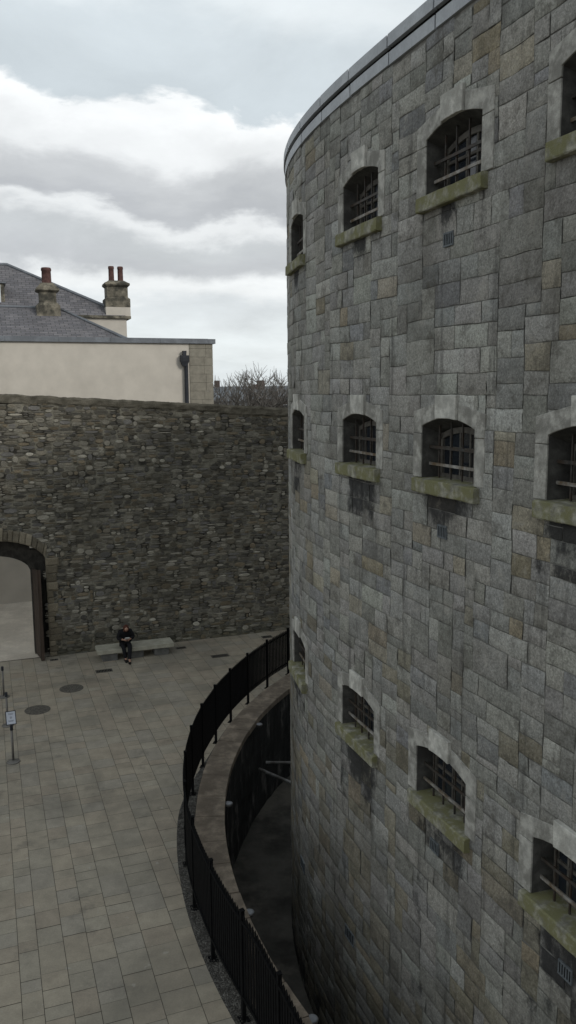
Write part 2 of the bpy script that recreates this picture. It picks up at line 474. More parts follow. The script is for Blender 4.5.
for i in range(134):
    t0, t1 = -26.9 + i * .5, -26.4 + i * .5
    mb.add([TW(t0, 14.60, -.01), TW(t1, 14.60, -.01), TW(t1, 14.99, -.01), TW(t0, 14.99, -.01)], [(0, 3, 2, 1)])
mb.build('coping_gap', M['dark'], prison)
ring = [TW(-58 + i, 14.70, -.25) for i in range(0, 100)]
rb = MB(); rb.add(ring, [tuple(range(len(ring)))]); rb.build('roof', M['leadroof'], prison)

# ---- cell windows
def arch(x, hw=HW, spr=SPR, rise=RISE): return spr + rise * (1 - (x / hw) ** 2)
def ext(mb, poly, S, Z, o0, o1, jit=0.):
    mb.prism([TW(S + a, Z + b, o0) for a, b in poly], [TW(S + a, Z + b, o1) for a, b in poly])
def make_window(S, Z, row, col):
    fr = MB()
    def W(a, b, o): return TW(S + a, Z + b, o)
    rnd = random.Random(row * 10 + col)
    # timber frame and glazing bars deep in the opening
    hw = HW - .05
    for x in (-hw, hw - .06): fr.box(lambda a, b, c: W(a, b, c), x, x + .06, .0, SPR - .10, -.33, -.27)
    fr.box(W, -hw + .06, hw - .06, .0, .06, -.33, -.27)
    fr.box(W, -hw + .06, hw - .06, .40, .44, -.325, -.275)
    for k in range(1, 5):
        x = -hw + 2 * hw * k / 5; fr.box(W, x - .016, x + .016, .06, arch(x, hw, SPR - .14, RISE) - .03, -.32, -.28)
    n = 8
    for k in range(n):
        x0, x1 = -hw + 2 * hw * k / n, -hw + 2 * hw * (k + 1) / n
        za, zb_ = arch(x0, hw, SPR - .12), arch(x1, hw, SPR - .12)
        fr.hexa([W(x0, za - .08, -.27), W(x1, zb_ - .08, -.27), W(x1, zb_ - .08, -.33), W(x0, za - .08, -.33),
                 W(x0, za - .0, -.27), W(x1, zb_ - .0, -.27), W(x1, zb_ - .0, -.33), W(x0, za - .0, -.33)])
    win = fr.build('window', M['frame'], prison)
    # glass
    gl = MB(); prof = [(-hw, .0)] + [(hw, .0)] + [(hw - 2 * hw * k / n, arch(hw - 2 * hw * k / n, hw, SPR - .13)) for k in range(n + 1)]
    gl.add([W(a, b, -.305) for a, b in prof], [tuple(range(len(prof)))])
    gl.build('pane', M['glass'], win)
    # lining of the opening
    rv = MB(); n = 12
    def prof2(hw_, spr, rise): return [(-hw_, -.02), (-hw_, spr)] + [(-hw_ + 2 * hw_ * k / n, arch(-hw_ + 2 * hw_ * k / n, hw_, spr, rise)) for k in range(1, n)] + [(hw_, spr), (hw_, -.02)]
    A, B = prof2(HW, SPR, RISE), prof2(HW - .035, SPR - .13, RISE)
    vs = [W(a, b, -.005) for a, b in A] + [W(a, b, -.36) for a, b in B]; m = len(A)
    rv.add(vs, [(i, i + 1, m + i + 1, m + i) for i in range(m - 1)])
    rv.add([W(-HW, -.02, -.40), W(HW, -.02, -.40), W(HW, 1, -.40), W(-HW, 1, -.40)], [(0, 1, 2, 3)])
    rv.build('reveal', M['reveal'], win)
    # dressed surround: two jamb stones and two springers
    sr = MB(); ow = .875 + rnd.uniform(-.02, .02); kx = .25
    jz = .60 + rnd.uniform(-.05, .05)
    for sg in (-1, 1):
        ext_poly = [(sg * HW, .003), (sg * ow, .003), (sg * ow, jz - .004), (sg * HW, jz - .004)]
        spr = [(sg * HW, jz + .004), (sg * ow, jz + .004), (sg * ow, .92), (sg * (kx + .016), 1.05)] + [(sg * x, arch(x)) for x in (kx + .016, .35, .45, .55)] + [(sg * HW, SPR)]
        for P, nm in ((ext_poly, 'jamb_stone'), (spr, 'springer_stone')):
            if sg > 0: P = P[::-1]
            sr = MB(); ext(sr, P, S, Z, -.04, .016 + rnd.uniform(-.003, .004)); sr.build(nm, M['dressed'], win, bevel=.008)
    ks = MB(); P = [(-kx, arch(kx)), (-kx - .01, 1.15), (kx + .01, 1.15), (kx, arch(kx)), (.12, arch(.12)), (-.12, arch(.12))][::-1]
    P = P[::-1]
    ext(ks, P, S, Z, -.04, .052)
    ks.build('keystone', M['keystone'], win, bevel=.01)
    # sill: straight block with worn edges
    tq, nq = frame_at(S); O = TW(S, Z, 0)
    def Q(a, o, z): return O + tq * a + nq * o + Vector((0, 0, z))
    sl = MB(); nn = 14
    for face in range(1):
        prof = [(-.53, .012), (.070, -.004), (.092, -.016), (.094, -.185), (.085, -.20), (-.06, -.205)]
        hwid = .775; rows = []
        for i in range(nn + 1):
            a = -hwid + 2 * hwid * i / nn
            rows.append([Q(a, o + .008 * noise.noise(Vector((a * 6 + S, j * 2.3, Z))), z + .010 * noise.noise(Vector((a * 5 + S, j * 1.7 + 5, Z)))) for j, (o, z) in enumerate(prof)])
        m = len(prof); vs = [v for q in rows for v in q]; fs = []
        for i in range(nn):
            for j in range(m): fs.append((i * m + j, i * m + (j + 1) % m, (i + 1) * m + (j + 1) % m, (i + 1) * m + j))
        fs += [tuple(range(m - 1, -1, -1)), tuple(range(nn * m, (nn + 1) * m))]
        sl.add(vs, fs)
    sl.build('sill', M['sillstone'], win)
    # iron bars
    h = MB()
    for zz in (.43,): h.box(W, -HW + .01, HW - .01, zz - .02, zz + .02, -.135, -.115)
    for k in range(4):
        x = -.42 + .28 * k + rnd.uniform(-.02, .02); h.box(W, x - .011, x + .011, .01, arch(x) - .06, -.160, -.138)
    h.build('bars', M['bar'], win)
    h = MB(); h.box(W, -HW + .01, HW - .01, .175, .215, -.135, -.113)
    h.build('bars', M['barworn'], win)
for row, Z in enumerate(WIN_Z):
    for col, S in enumerate(WIN_S): make_window(S, Z, row, col)

def make_vent(S, Z, w=.125, h=.10):
    v = MB()
    W = lambda a, b, o: TW(S + a, Z + b, o)
    for zz in (-h, h - .022): v.box(W, -w, w, zz, zz + .022, -.01, .022)
    for k in range(6):
        x = -w + (2 * w - .018) * k / 5; v.box(W, x, x + .018, -h + .022, h - .022, -.01, .020)
    o = v.build('air_vent', M['vent'], prison)
    d = MB(); d.add([W(-w, -h, .012), W(w, -h, .012), W(w, h, .012), W(-w, h, .012)], [(0, 3, 2, 1)]); d.build('vent_hole', M['dark'], o)
for S, Z in [(8.21, 11.92), (8.2, 8.09), (8.16, 3.47), (10.98, 3.50)]: make_vent(S, Z, .115, .09)
for S, Z in [(5.27, .13), (2.33, -.2), (8.05, .15)]: make_vent(S, Z, .19, .12)
settle(prison)

# ------------------------------------------------------------------ frame of the yard wall: t along, w away from the viewer
A0 = Vector((-9.1, 30.32, 0)); TD = Vector((.9384, .3455, 0)); WN = Vector((-.3455, .9384, 0))
def FW(t, w, z): return A0 + TD * t + WN * w + Vector((0, 0, z))
def to_tw(P): q = Vector(P) - A0; return q.dot(TD), q.dot(WN)

# ------------------------------------------------------------------ moat outline
MC = Vector((14.654, 19.490, 0)); RM = 16.284
SDIR = Vector((.35622, -.9344, 0))
def outline(rad, n=170, z=0.):
    a0, a1 = R(207.9), R(20.9)
    pts = [MC + Vector((rad * math.cos(a0 + (a1 - a0) * i / n), rad * math.sin(a0 + (a1 - a0) * i / n), z)) for i in range(n + 1)]
    for k in range(1, 16): pts.append(pts[n] + SDIR * (k * 3.0))
    tail = [pts[0] + SDIR * (k * 2.0) for k in range(1, 19)]
    return pts + tail[::-1]

# ground: one sheet from the moat edge to the horizon
inn = outline(RM + .35, z=-.03); n = len(inn); cc = Vector((18, 8, -.03))
mb = MB(); mb.v = list(inn)
for k in (1, 2):
    for q in inn:
        d = (q - cc).normalized(); rad = (60, 4000)[k - 1]
        mb.v.append(Vector((cc.x + d.x * rad, cc.y + d.y * rad, -.03 - (0 if k == 1 else 0.0))))
mb.f = [(k * n + i, k * n + (i + 1) % n, (k + 1) * n + (i + 1) % n, (k + 1) * n + i) for k in (0, 1) for i in range(n)]
tag(mb.build('ground', M['joint']), kind='structure')

# moat floor
o_ = outline(RM + .5, z=-3.1); mb = MB(); mb.add(o_, [tuple(range(len(o_) - 1, -1, -1))])
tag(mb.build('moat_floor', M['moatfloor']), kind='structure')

# moat retaining wall, rough inner face
moat = empty('moat_wall', MC + Vector((-RM, 0, -3.1)))
tag(moat, 'black stained retaining wall round the sunken moat under a broad stone coping', 'wall')
full = outline(RM); V = []; FC = []; NZ = 26
ptsd = []
for a, b in zip(full, full[1:] + full[:1]):
    k = max(1, int((b - a).length / .22))
    for i in range(k): ptsd.append(a.lerp(b, i / k))
nn = len(ptsd)
for q in ptsd:
    out = (q - MC).normalized()
    for j in range(NZ + 1):
        z = -3.12 + 3.10 * j / NZ
        d = noise.noise(Vector((q.x * 2, q.y * 2, z * 2.6))) * .035 + noise.noise(Vector((q.x * 5, q.y * 5, z * 7))) * .02
        V.append(q + out * (.03 + d) + Vector((0, 0, z)))
for i in range(nn):
    for j in range(NZ):
        a = i * (NZ + 1) + j; b = ((i + 1) % nn) * (NZ + 1) + j
        FC.append((a, b, b + 1, a + 1))
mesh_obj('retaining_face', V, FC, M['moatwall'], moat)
mb = MB(); rnd = random.Random(4)
a = R(207.9)
while a > R(22):
    da = rnd.uniform(.80, 1.15) / 16.6; b = max(a - da, R(21.0)); g = .0006; m = 4
    z1 = .055 + rnd.uniform(-.006, .006); r0, r1 = RM - .02 + rnd.uniform(-.012, .012), 16.965 + rnd.uniform(-.012, .012)
    P = lambda rr, aa, zz: MC + Vector((rr * math.cos(aa), rr * math.sin(aa), zz))
    for i in range(m):
        u0, u1 = a - g - (a - b - 2 * g) * i / m, a - g - (a - b - 2 * g) * (i + 1) / m
        mb.add([P(r0, u0, -.12), P(r0, u1, -.12), P(r1, u1, -.12), P(r1, u0, -.12), P(r0, u0, z1), P(r0, u1, z1), P(r1, u1, z1 + .01), P(r1, u0, z1 + .01)],
               [(0, 1, 2, 3), (7, 6, 5, 4), (4, 5, 1, 0), (6, 7, 3, 2)] + ([(0, 3, 7, 4)] if i == 0 else []) + ([(5, 6, 2, 1)] if i == m - 1 else []))
    a = b
t0 = outline(RM)[0]; perp = Vector((SDIR.y, -SDIR.x, 0))
for k in range(34):
    q0 = t0 + SDIR * (.02 + k * 1.05); q1 = t0 + SDIR * (.02 + k * 1.05 + 1.04); o2 = perp * .68
    mb.hexa([q0 + Vector((0, 0, -.12)), q1 + Vector((0, 0, -.12)), q1 + o2 + Vector((0, 0, -.12)), q0 + o2 + Vector((0, 0, -.12)),
             q0 + Vector((0, 0, .055)), q1 + Vector((0, 0, .055)), q1 + o2 + Vector((0, 0, .06)), q0 + o2 + Vector((0, 0, .06))])
mb.build('coping', M['cope'], moat, bevel=.008)
settle(moat)

# gravel strip between coping and paving
mb = MB(); m = 200
def ringpts(rad, z): return [MC + Vector((rad * math.cos(R(208.5 - 118 * i / m)), rad * math.sin(R(208.5 - 118 * i / m)), z)) for i in range(m + 1)]
def strip(a):
    f = max(0., min(1., (a - 171.) / 14.)); return 17.0 + .37 * f * f * (3 - 2 * f)
a_ = ringpts(16.93, .004)
b_ = [MC + Vector((strip(208.5 - 118 * i / m) * math.cos(R(208.5 - 118 * i / m)), strip(208.5 - 118 * i / m) * math.sin(R(208.5 - 118 * i / m)), .004)) for i in range(m + 1)]
tailA = [a_[0] + SDIR * 36]; tailB = [b_[0] + SDIR * 36]
a_ = tailA + a_; b_ = tailB + b_
mb.add(a_ + b_, [(i, i + 1, len(a_) + i + 1, len(a_) + i) for i in range(len(a_) - 1)])
tag(mb.build('gravel_strip', M['gravelbed']), kind='structure')
mb = MB(); rnd = random.Random(8)
for _ in range(5200):
    ad = rnd.uniform(174, 209); aa = R(ad); rr = rnd.uniform(16.98, max(16.99, strip(ad) - .01)); q = MC + Vector((rr * math.cos(aa), rr * math.sin(aa), .008))
    sx, sy, sz = (rnd.uniform(.010, .024) for _ in range(3)); an = rnd.uniform(0, 6.28); ca, sa = math.cos(an), math.sin(an)
    vs = [q + Vector((x * sx * ca - y * sy * sa, x * sx * sa + y * sy * ca, z * sz * .7)) for x, y, z in ((1, 0, 0), (0, 1, 0), (-1, 0, 0), (0, -1, 0), (0, 0, 1))]
    mb.add(vs, [(0, 1, 4), (1, 2, 4), (2, 3, 4), (3, 0, 4)])
tag(mb.build('gravel', M['pebble']), 'loose grey gravel in the strip along the railing', 'gravel', kind='stuff')

# ------------------------------------------------------------------ paving slabs
def clip(poly, q, nrm):
    out = []
    for a, b in zip(poly, poly[1:] + poly[:1]):
        da, db = (a - q).dot(nrm), (b - q).dot(nrm)
        if da >= 0: out.append(a)
        if (da >= 0) != (db >= 0): out.append(a.lerp(b, da / (da - db)))
    return out
V = []; FC = []; TINT = []; rnd = random.Random(21)
RP = 17.36
t = -17.
while t < 20:
    cw = rnd.choice([.34, .42, .45, .52, .6]); w = -.02 - rnd.uniform(0, .4)
    first = True
    w0 = 0.
    while w0 > -34:
        ln = rnd.choice([.3, .42, .45, .52, .6, .78]) if not first else rnd.uniform(.3, .9)
        first = False
        g = .0045
        poly = [FW(t + g, w0 - g, 0), FW(t + cw - g, w0 - g, 0), FW(t + cw - g, w0 - ln + g, 0), FW(t + g, w0 - ln + g, 0)]
        w0 -= ln
        c = sum(poly, Vector()) / 4
        rel = c - MC
        ang = math.degrees(math.atan2(rel.y, rel.x)) % 360
        if ang < 207.9 or ang > 330:
            if rel.length < RP - 1.0: continue
            u = rel.normalized(); poly = clip(poly, MC + u * (strip(ang) - .01), u)
        else:
            q0 = MC + Vector((RP * math.cos(R(207.9)), RP * math.sin(R(207.9)), 0)); nn_ = Vector((SDIR.y, -SDIR.x, 0))
            poly = clip(poly, q0, nn_)
        if len(poly) < 3: continue
        k = rnd.uniform(.92, 1.06); base = rnd.choice([(.345, .305, .238), (.333, .30, .238), (.35, .305, .236), (.328, .297, .242), (.34, .294, .229)])
        z = rnd.uniform(-.002, .003); b0 = len(V)
        for v in poly: V.append(v + Vector((0, 0, z))); TINT.append((base[0] * k, base[1] * k, base[2] * k, 1))
        FC.append(tuple(range(b0, b0 + len(poly))))
    t += cw
FC = [f[::-1] for f in FC]
pv = mesh_obj('paving', V, FC, M['paving'], None, False, {'tint': ('FLOAT_COLOR', TINT)})
tag(pv, kind='structure')
mb = MB(); mb.add([FW(-16, 9.1, .012), FW(14, 9.1, .012), FW(14, .02, .012), FW(-16, .02, .012)], [(0, 3, 2, 1)])
tag(mb.build('path', M['path']), kind='structure')

# ------------------------------------------------------------------ rubble yard wall with gateway
yard = empty('yard_wall', FW(3, 0, 0)); tag(yard, 'high dark rubble stone wall with an arched gateway at its left', 'stone wall')
G0, G1 = -4.05, -.06
def gate_z(t):
    x = (t - (G0 + G1) / 2) / ((G1 - G0) / 2)
    return 3.85 + .78 * max(0, 1 - abs(x) ** 2.2) ** .62 if abs(x) < 1 else -.1
def top_z(t): return 9.90 - .0605 * t + .035 * noise.noise(Vector((t * 1.7, 0, 0))) + .03 * noise.noise(Vector((t * 6, 4, 0)))
def lerp3(a, b, f): return tuple(x + (y - x) * f for x, y in zip(a, b))
STONE = [(.150, .145, .132), (.115, .112, .105), (.180, .168, .146), (.085, .083, .080), (.205, .198, .180), (.165, .142, .110), (.135, .134, .138), (.100, .092, .078)]
def wall_w(t, z): return -.03 * noise.noise(Vector((t * .8, z * .8, 0))) - .02 * noise.noise(Vector((t * 2.3, z * 2.3, 3)))
V = []; FC = []; TINT = []
tb = [-16 + .4 * i for i in range(int((16 - 5.2) / .4))] + [-5.2 + .08 * i for i in range(int((11 + 5.2) / .08) + 1)] + [11.2 + .4 * i for i in range(16)]
tb = [t for t in tb if abs(t - G0) > .03 and abs(t - G1) > .03] + [G0 - .001, G0 + .001, G1 - .001, G1 + .001]; tb.sort()
NZ = 120
for t in tb:
    zb0 = gate_z(t) if G0 < t < G1 else -.1
    zt = top_z(t)
    for j in range(NZ + 1):
        z = zb0 + (zt - zb0) * j / NZ
        gapk = noise.noise(Vector((t * 3.1, z * 3.1, 31))) + .6 * noise.noise(Vector((t * 9, z * 9, 35)))
        c = lerp3((.03, .029, .027), (.20, .195, .172), max(0, min(1, .62 + gapk * 1.5)))
        cap = z > zt - .32
        if cap:
            q = max(0, min(1, .5 + noise.noise(Vector((t * 3, z * 4, 2))))); c = lerp3((.06, .057, .048), (.14, .132, .115), q)
        mossy = max(0, min(1, (.9 - z) / .9)) * .35
        c = lerp3(c, (.06, .062, .045), mossy)
        w = .005 + wall_w(t, z)
        if cap: w = -.05 + .05 * noise.noise(Vector((t * 5, z * 6, 0)))
        if j == NZ: w += .06
        V.append(FW(t, w, z)); TINT.append((*c, 1))
nc = NZ + 1
for i in range(len(tb) - 1):
    if tb[i + 1] - tb[i] < .0025: continue
    for j in range(NZ):
        a = i * nc + j; FC.append((a, a + nc, a + nc + 1, a + 1))
# back, top and the gateway's lining
def addq(q, c=(.075, .07, .062, 1)):
    b = len(V); V.extend(q); TINT.extend([c] * 4); FC.append((b, b + 1, b + 2, b + 3))
THK = .95
for i in range(len(tb) - 1):
    a, b = tb[i], tb[i + 1]
    if b - a < .0025: continue
    za = gate_z(a) if G0 < a < G1 else -.1; zb_ = gate_z(b) if G0 < b < G1 else -.1
    addq([FW(a, .01, top_z(a)), FW(b, .01, top_z(b)), FW(b, THK, top_z(b) - .02), FW(a, THK, top_z(a) - .02)])
    addq([FW(a, THK, za), FW(b, THK, zb_), FW(b, THK, top_z(b) - .02), FW(a, THK, top_z(a) - .02)])
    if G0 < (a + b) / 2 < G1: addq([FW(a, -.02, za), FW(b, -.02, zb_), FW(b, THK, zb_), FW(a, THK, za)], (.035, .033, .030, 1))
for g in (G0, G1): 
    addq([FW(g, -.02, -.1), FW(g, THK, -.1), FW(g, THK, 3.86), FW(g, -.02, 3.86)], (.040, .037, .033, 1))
rnd = random.Random(31)
for (t0, t1, z0, z1) in pack(lines(-7.5, 11.5, .07, .13, rnd), lines(-.08, 10.5, .042, .085, rnd), [(1, .44), (2, .44), (3, .12)], [(1, .06), (2, .28), (3, .32), (4, .22), (5, .12)], rnd):
    tc, zc = (t0 + t1) / 2, (z0 + z1) / 2
    if z1 > top_z(tc) - .22 or (G0 - .02 < tc < G1 + .02 and z0 < gate_z(max(G0 + .01, min(G1 - .01, tc))) + .02): continue
    if noise.noise(Vector((tc * .7, zc * .9, 60))) > .33 and rnd.random() < .25: continue      # stones lost, mortar slurry shows
    g = rnd.uniform(.004, .013); ht, hz = (t1 - t0) / 2 - g, (z1 - z0) / 2 - g * .8
    base = rnd.choice(STONE); q = rnd.random()
    if q > .985 and ht > .08: base = (.38, .37, .345)
    elif q > .90: base = (.27, .262, .24)
    k = rnd.uniform(.75, 1.2); col = (base[0] * k, base[1] * k, base[2] * k, 1)
    mossy = max(0, min(1, (1.0 - zc) / 1.0)) * .4
    col = (*lerp3(col[:3], (.08, .084, .06), mossy), 1)
    shape = []
    for k in range(8):
        a = k * math.pi / 4 + math.pi / 8; ca, sa = math.cos(a), math.sin(a)
        m_ = max(abs(ca), abs(sa)); f = rnd.uniform(.86, 1.03)
        shape.append((ca / m_ * ht * f * (.98 if abs(ca) > abs(sa) else 1.05), sa / m_ * hz * min(1.03, f + .06)))
    w0 = wall_w(tc, zc); pr = rnd.uniform(.005, .028); tilt_ = rnd.uniform(-.02, .02); b0 = len(V)
    for (x, y) in shape: V.append(FW(tc + x, w0 + .03, zc + y)); TINT.append(col)
    for (x, y) in shape: V.append(FW(tc + x * .97, w0 - pr * .55, zc + y * .95)); TINT.append(col)
    for (x, y) in shape: V.append(FW(tc + x * .72, w0 - pr + tilt_ * y / max(hz, .01) * .6 + rnd.uniform(-.005, .005), zc + y * .68)); TINT.append(col)
    for k in (0, 1):
        for i in range(8): FC.append((b0 + k * 8 + i, b0 + k * 8 + (i + 1) % 8, b0 + k * 8 + 8 + (i + 1) % 8, b0 + k * 8 + 8 + i))
    FC.append(tuple(range(b0 + 16, b0 + 24)))
rw = mesh_obj('masonry', V, FC, M['rubble'], yard, False, {'tint': ('FLOAT_COLOR', TINT)})
# rough voussoirs over the gateway and jamb stones
mbs = []; rnd = random.Random(5); V = []; FC = []; TINT = []
def stone(poly, w0, w1, col):
    n_ = len(poly); b = len(V)
    cx = sum(q[0] for q in poly) / n_; cz = sum(q[1] for q in poly) / n_
    for (tt, zz) in poly: V.append(FW(tt, w0, zz)); TINT.append(col)
    for (tt, zz) in poly: V.append(FW(tt, w1 + .02, zz)); TINT.append(col)
    for (tt, zz) in poly: V.append(FW(cx + (tt - cx) * .72 + rnd.uniform(-.015, .015), w1 - rnd.uniform(0, .025), cz + (zz - cz) * .72 + rnd.uniform(-.015, .015))); TINT.append(col)
    for k in (0, 1):
        for i in range(n_): FC.append((b + k * n_ + i, b + k * n_ + (i + 1) % n_, b + (k + 1) * n_ + (i + 1) % n_, b + (k + 1) * n_ + i))
    FC.append(tuple(range(b + 2 * n_, b + 3 * n_)))
gc, gh = (G0 + G1) / 2, (G1 - G0) / 2
t = G0 + .01
while t < G1 - .03:
    e = min(t + rnd.uniform(.09, .24), G1 - .004); h0, h1 = rnd.uniform(.27, .5), rnd.uniform(.27, .5)
    k = rnd.uniform(.75, 1.25); k = rnd.uniform(.55, 1.15); col = (.20 * k, .182 * k, .15 * k, 1)
    m0, m1 = (t - gc) / gh * .10, (e - gc) / gh * .10
    stone([(t, gate_z(t) - .01), (t + m0, gate_z(t) + h0), (e + m1 - .012, gate_z(e) + h0), (e - .012, gate_z(e) - .01)], .04, -.055, col); t = e
for g, sg in ((G1, 1), (G0, -1)):
    z = .02
    while z < 3.83:
        h = rnd.uniform(.16, .36); wd = rnd.uniform(.22, .5); k = rnd.uniform(.6, 1.1); z1 = min(z + h - .012, 3.84)
        col = (.20 * k, .18 * k, .145 * k, 1)
        stone([(g, z), (g + sg * wd, z), (g + sg * wd, z1), (g, z1)], .04, -.05, col); z += h
mesh_obj('arch_stones', V, FC, M['rubble'], yard, False, {'tint': ('FLOAT_COLOR', TINT)})
# lower inner arch and jambs at the back of the gateway, where the gate hangs
mb = MB(); I0, I1 = G0 + .52, G1 - .52
def inner_z(t):
    x = (t - gc) / ((I1 - I0) / 2)
    return 3.30 + .66 * max(0, 1 - abs(x) ** 2.2) ** .6
ts = [I0 + (I1 - I0) * i / 28 for i in range(29)]
for a, b in zip(ts[:-1], ts[1:]):
    mb.hexa([FW(a, .5, inner_z(a)), FW(b, .5, inner_z(b)), FW(b, .94, inner_z(b)), FW(a, .94, inner_z(a)), FW(a, .5, gate_z(a) + .05), FW(b, .5, gate_z(b) + .05), FW(b, .94, gate_z(b) + .05), FW(a, .94, gate_z(a) + .05)])
mb.box(FW, G0 - .02, I0, .5, .94, -.05, 4.1); mb.box(FW, I1, G1 + .02, .5, .94, -.05, 4.1)
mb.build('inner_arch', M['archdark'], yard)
settle(yard)

# gate leaf, swung into the yard
gate = empty('gate_leaf', FW(-.55, .7, 0)); tag(gate, 'brown timber gate leaf swung open in the arched gateway', 'gate')
h0, h1 = Vector((-.58, .80)), Vector((-.40, -.46)); dv = (h1 - h0).normalized(); pv_ = Vector((-dv.y, dv.x))
LL = (h1 - h0).length
def GL(a, b, z): q = h0 + dv * a + pv_ * b; return FW(q.x, q.y, z)
mb = MB()
for k in range(7):
    a = LL * k / 7; mb.box(GL, a + .004, a + LL / 7 - .004, 0, .05, .04, 3.35 + .02 * k)
mb.build('boards', M['wood'], gate)
for z in (.35, 1.75, 3.0):
    mb = MB(); mb.box(GL, .02, LL - .02, .052, .10, z, z + .16); mb.build('rail', M['wood'], gate)
mb = MB(); mb.box(GL, LL + .002, LL + .06, -.02, .11, .03, 3.50); mb.build('edge_post', M['wood'], gate)
settle(gate)

# ------------------------------------------------------------------ railing round the moat
fence = empty('railing', MC + Vector((-17.1, 0, 0))); tag(fence, 'tall black metal railing curving round the moat on square posts', 'railing')
def fr_(a): # a in degrees -> radius
    return 17.02 + .19 * max(0, min(1, (a - 172) / 22))
def fh_(a): return 1.66 + .22 * max(0, min(1, (a - 165) / 30))
def FP(a, dr, z): rr = fr_(a) + dr; return MC + Vector((rr * math.cos(R(a)), rr * math.sin(R(a)), z))
aa = 154.81 - 5.15 * 4; angs = []
while aa < 232: angs.append(aa); aa += 5.15
def FX(a, dr, z):
    if a <= 207.9: return FP(a, dr, z)
    q = FP(207.9, dr, z); return q + SDIR * ((a - 207.9) * math.pi / 180 * 17.2)
dg = 180 / math.pi / 17.1
for a in angs:
    mb = MB(); h = fh_(a); mb.box(lambda x, y, z: FX(a + x * dg, y, z), -.035, .035, -.03, .03, -.02, h + .03); 
    mb.box(lambda x, y, z: FX(a + x * dg, y, z), -.04, .04, -.036, .036, h + .03, h + .045)
    mb.box(lambda x, y, z: FX(a + x * dg, y, z), -.09, .09, -.08, .08, .004, .016)
    mb.build('post', M['blackpaint'], fence)
for a, b in zip(angs[:-1], angs[1:]):
    mb = MB(); nb = 14; h0_, h1_ = fh_(a), fh_(b)
    for k in range(nb):
        f = (k + .75) / (nb + .5); q = a + (b - a) * f; h = h0_ + (h1_ - h0_) * f
        hw = .036 * dg
        pts = lambda z, dr: [FX(q - hw, -dr, z), FX(q + hw, -dr, z), FX(q + hw, dr, z), FX(q - hw, dr, z)]
        lo, hi = pts(.33, .007), pts(h - .045, .007)
        mb.hexa(lo + hi)
        tip = FX(q, 0, h + .015); b0 = len(mb.v); mb.v += hi + [tip]; mb.f += [(b0, b0 + 1, b0 + 4), (b0 + 1, b0 + 2, b0 + 4), (b0 + 2, b0 + 3, b0 + 4), (b0 + 3, b0, b0 + 4)]
    for zz in (.40, -.16):
        for k in range(4):
            qa, qb = a + (b - a) * k / 4, a + (b - a) * (k + 1) / 4
            za, zb_ = (zz, zz) if zz > 0 else (h0_ + (h1_ - h0_) * k / 4 + zz, h0_ + (h1_ - h0_) * (k + 1) / 4 + zz)
            mb.hexa([FX(qa, .009, za), FX(qb, .009, zb_), FX(qb, .035, zb_), FX(qa, .035, za), FX(qa, .009, za + .045), FX(qb, .009, zb_ + .045), FX(qb, .035, zb_ + .045), FX(qa, .035, za + .045)])
    mb.build('railing_panel', M['blackpaint'], fence)
settle(fence)

# floodlights under the moat coping
def polar(rr, a, z): return MC + Vector((rr * math.cos(R(a)), rr * math.sin(R(a)), z))
LIT = [((-.81, 23.82), 'round pale lamp under the moat coping, farthest from the camera'),
       ((-1.52, 19.01), 'round pale lamp below the leftmost bulge of the moat coping'),
       ((-.82, 14.72), 'round pale lamp on the moat coping where the railing starts to rise into the foreground'),
       ((.26, 11.92), 'round pale lamp on the moat coping nearest the camera')]
for (x, y), lab in LIT:
    q = Vector((x, y, 0)) - MC; a = math.degrees(math.atan2(q.y, q.x))
    rt = empty('moat_lamp', polar(16.1, a, -.1)); tag(rt, lab, 'lamp', 'round lamps along the moat edge')
    mb = MB(); mb.lathe(polar(16.19, a, -.08), [(.06, -.07), (.09, -.05), (.108, -.015), (.108, .005)], 24); mb.build('housing', M['galv'], rt, True)
    mb = MB(); mb.lathe(polar(16.19, a, -.074), [(.098, 0), (.094, .010), (.06, .015), (.01, .017)], 24); mb.build('lens', M['lamp'], rt, True)
    mb = MB(); mb.tube([polar(16.22, a, -.13), polar(16.35, a, -.17)], .025, 8); mb.build('bracket', M['iron'], rt)
    settle(rt)

# galvanised pipes crossing the moat
mb = MB(); mb.tube([Vector((-.75, 24.15, -1.45)), Vector((1.9, 24.05, -1.45))], .045, 8)
tag(mb.build('pipe', M['galv']), 'pale straight pipe crossing the moat, the upper of two', 'pipe', 'pipes crossing the moat')
mb = MB(); mb.tube([Vector((-.95, 23.8, -1.5)), Vector((.55, 22.65, -1.62)), Vector((1.6, 22.0, -1.7))], .05, 8)
tag(mb.build('pipe', M['galv']), 'pale slanting pipe crossing the moat, the lower of two', 'pipe', 'pipes crossing the moat')

# ------------------------------------------------------------------ bench and sitter
bench = empty('stone_bench', FW(3, -1.1, 0)); tag(bench, 'long backless stone bench on three blocks by the rubble wall', 'bench')
mb = MB(); mb.box(FW, 1.55, 4.45, -1.47, -.69, .29, .45); mb.build('seat', M['benchstone'], bench, bevel=.015)
for t0, t1 in ((1.74, 2.30), (2.72, 3.28), (3.70, 4.26)):
    mb = MB(); mb.box(FW, t0, t1, -1.38, -.80, -.01, .288); mb.build('leg', M['benchleg'], bench, bevel=.015)
settle(bench)

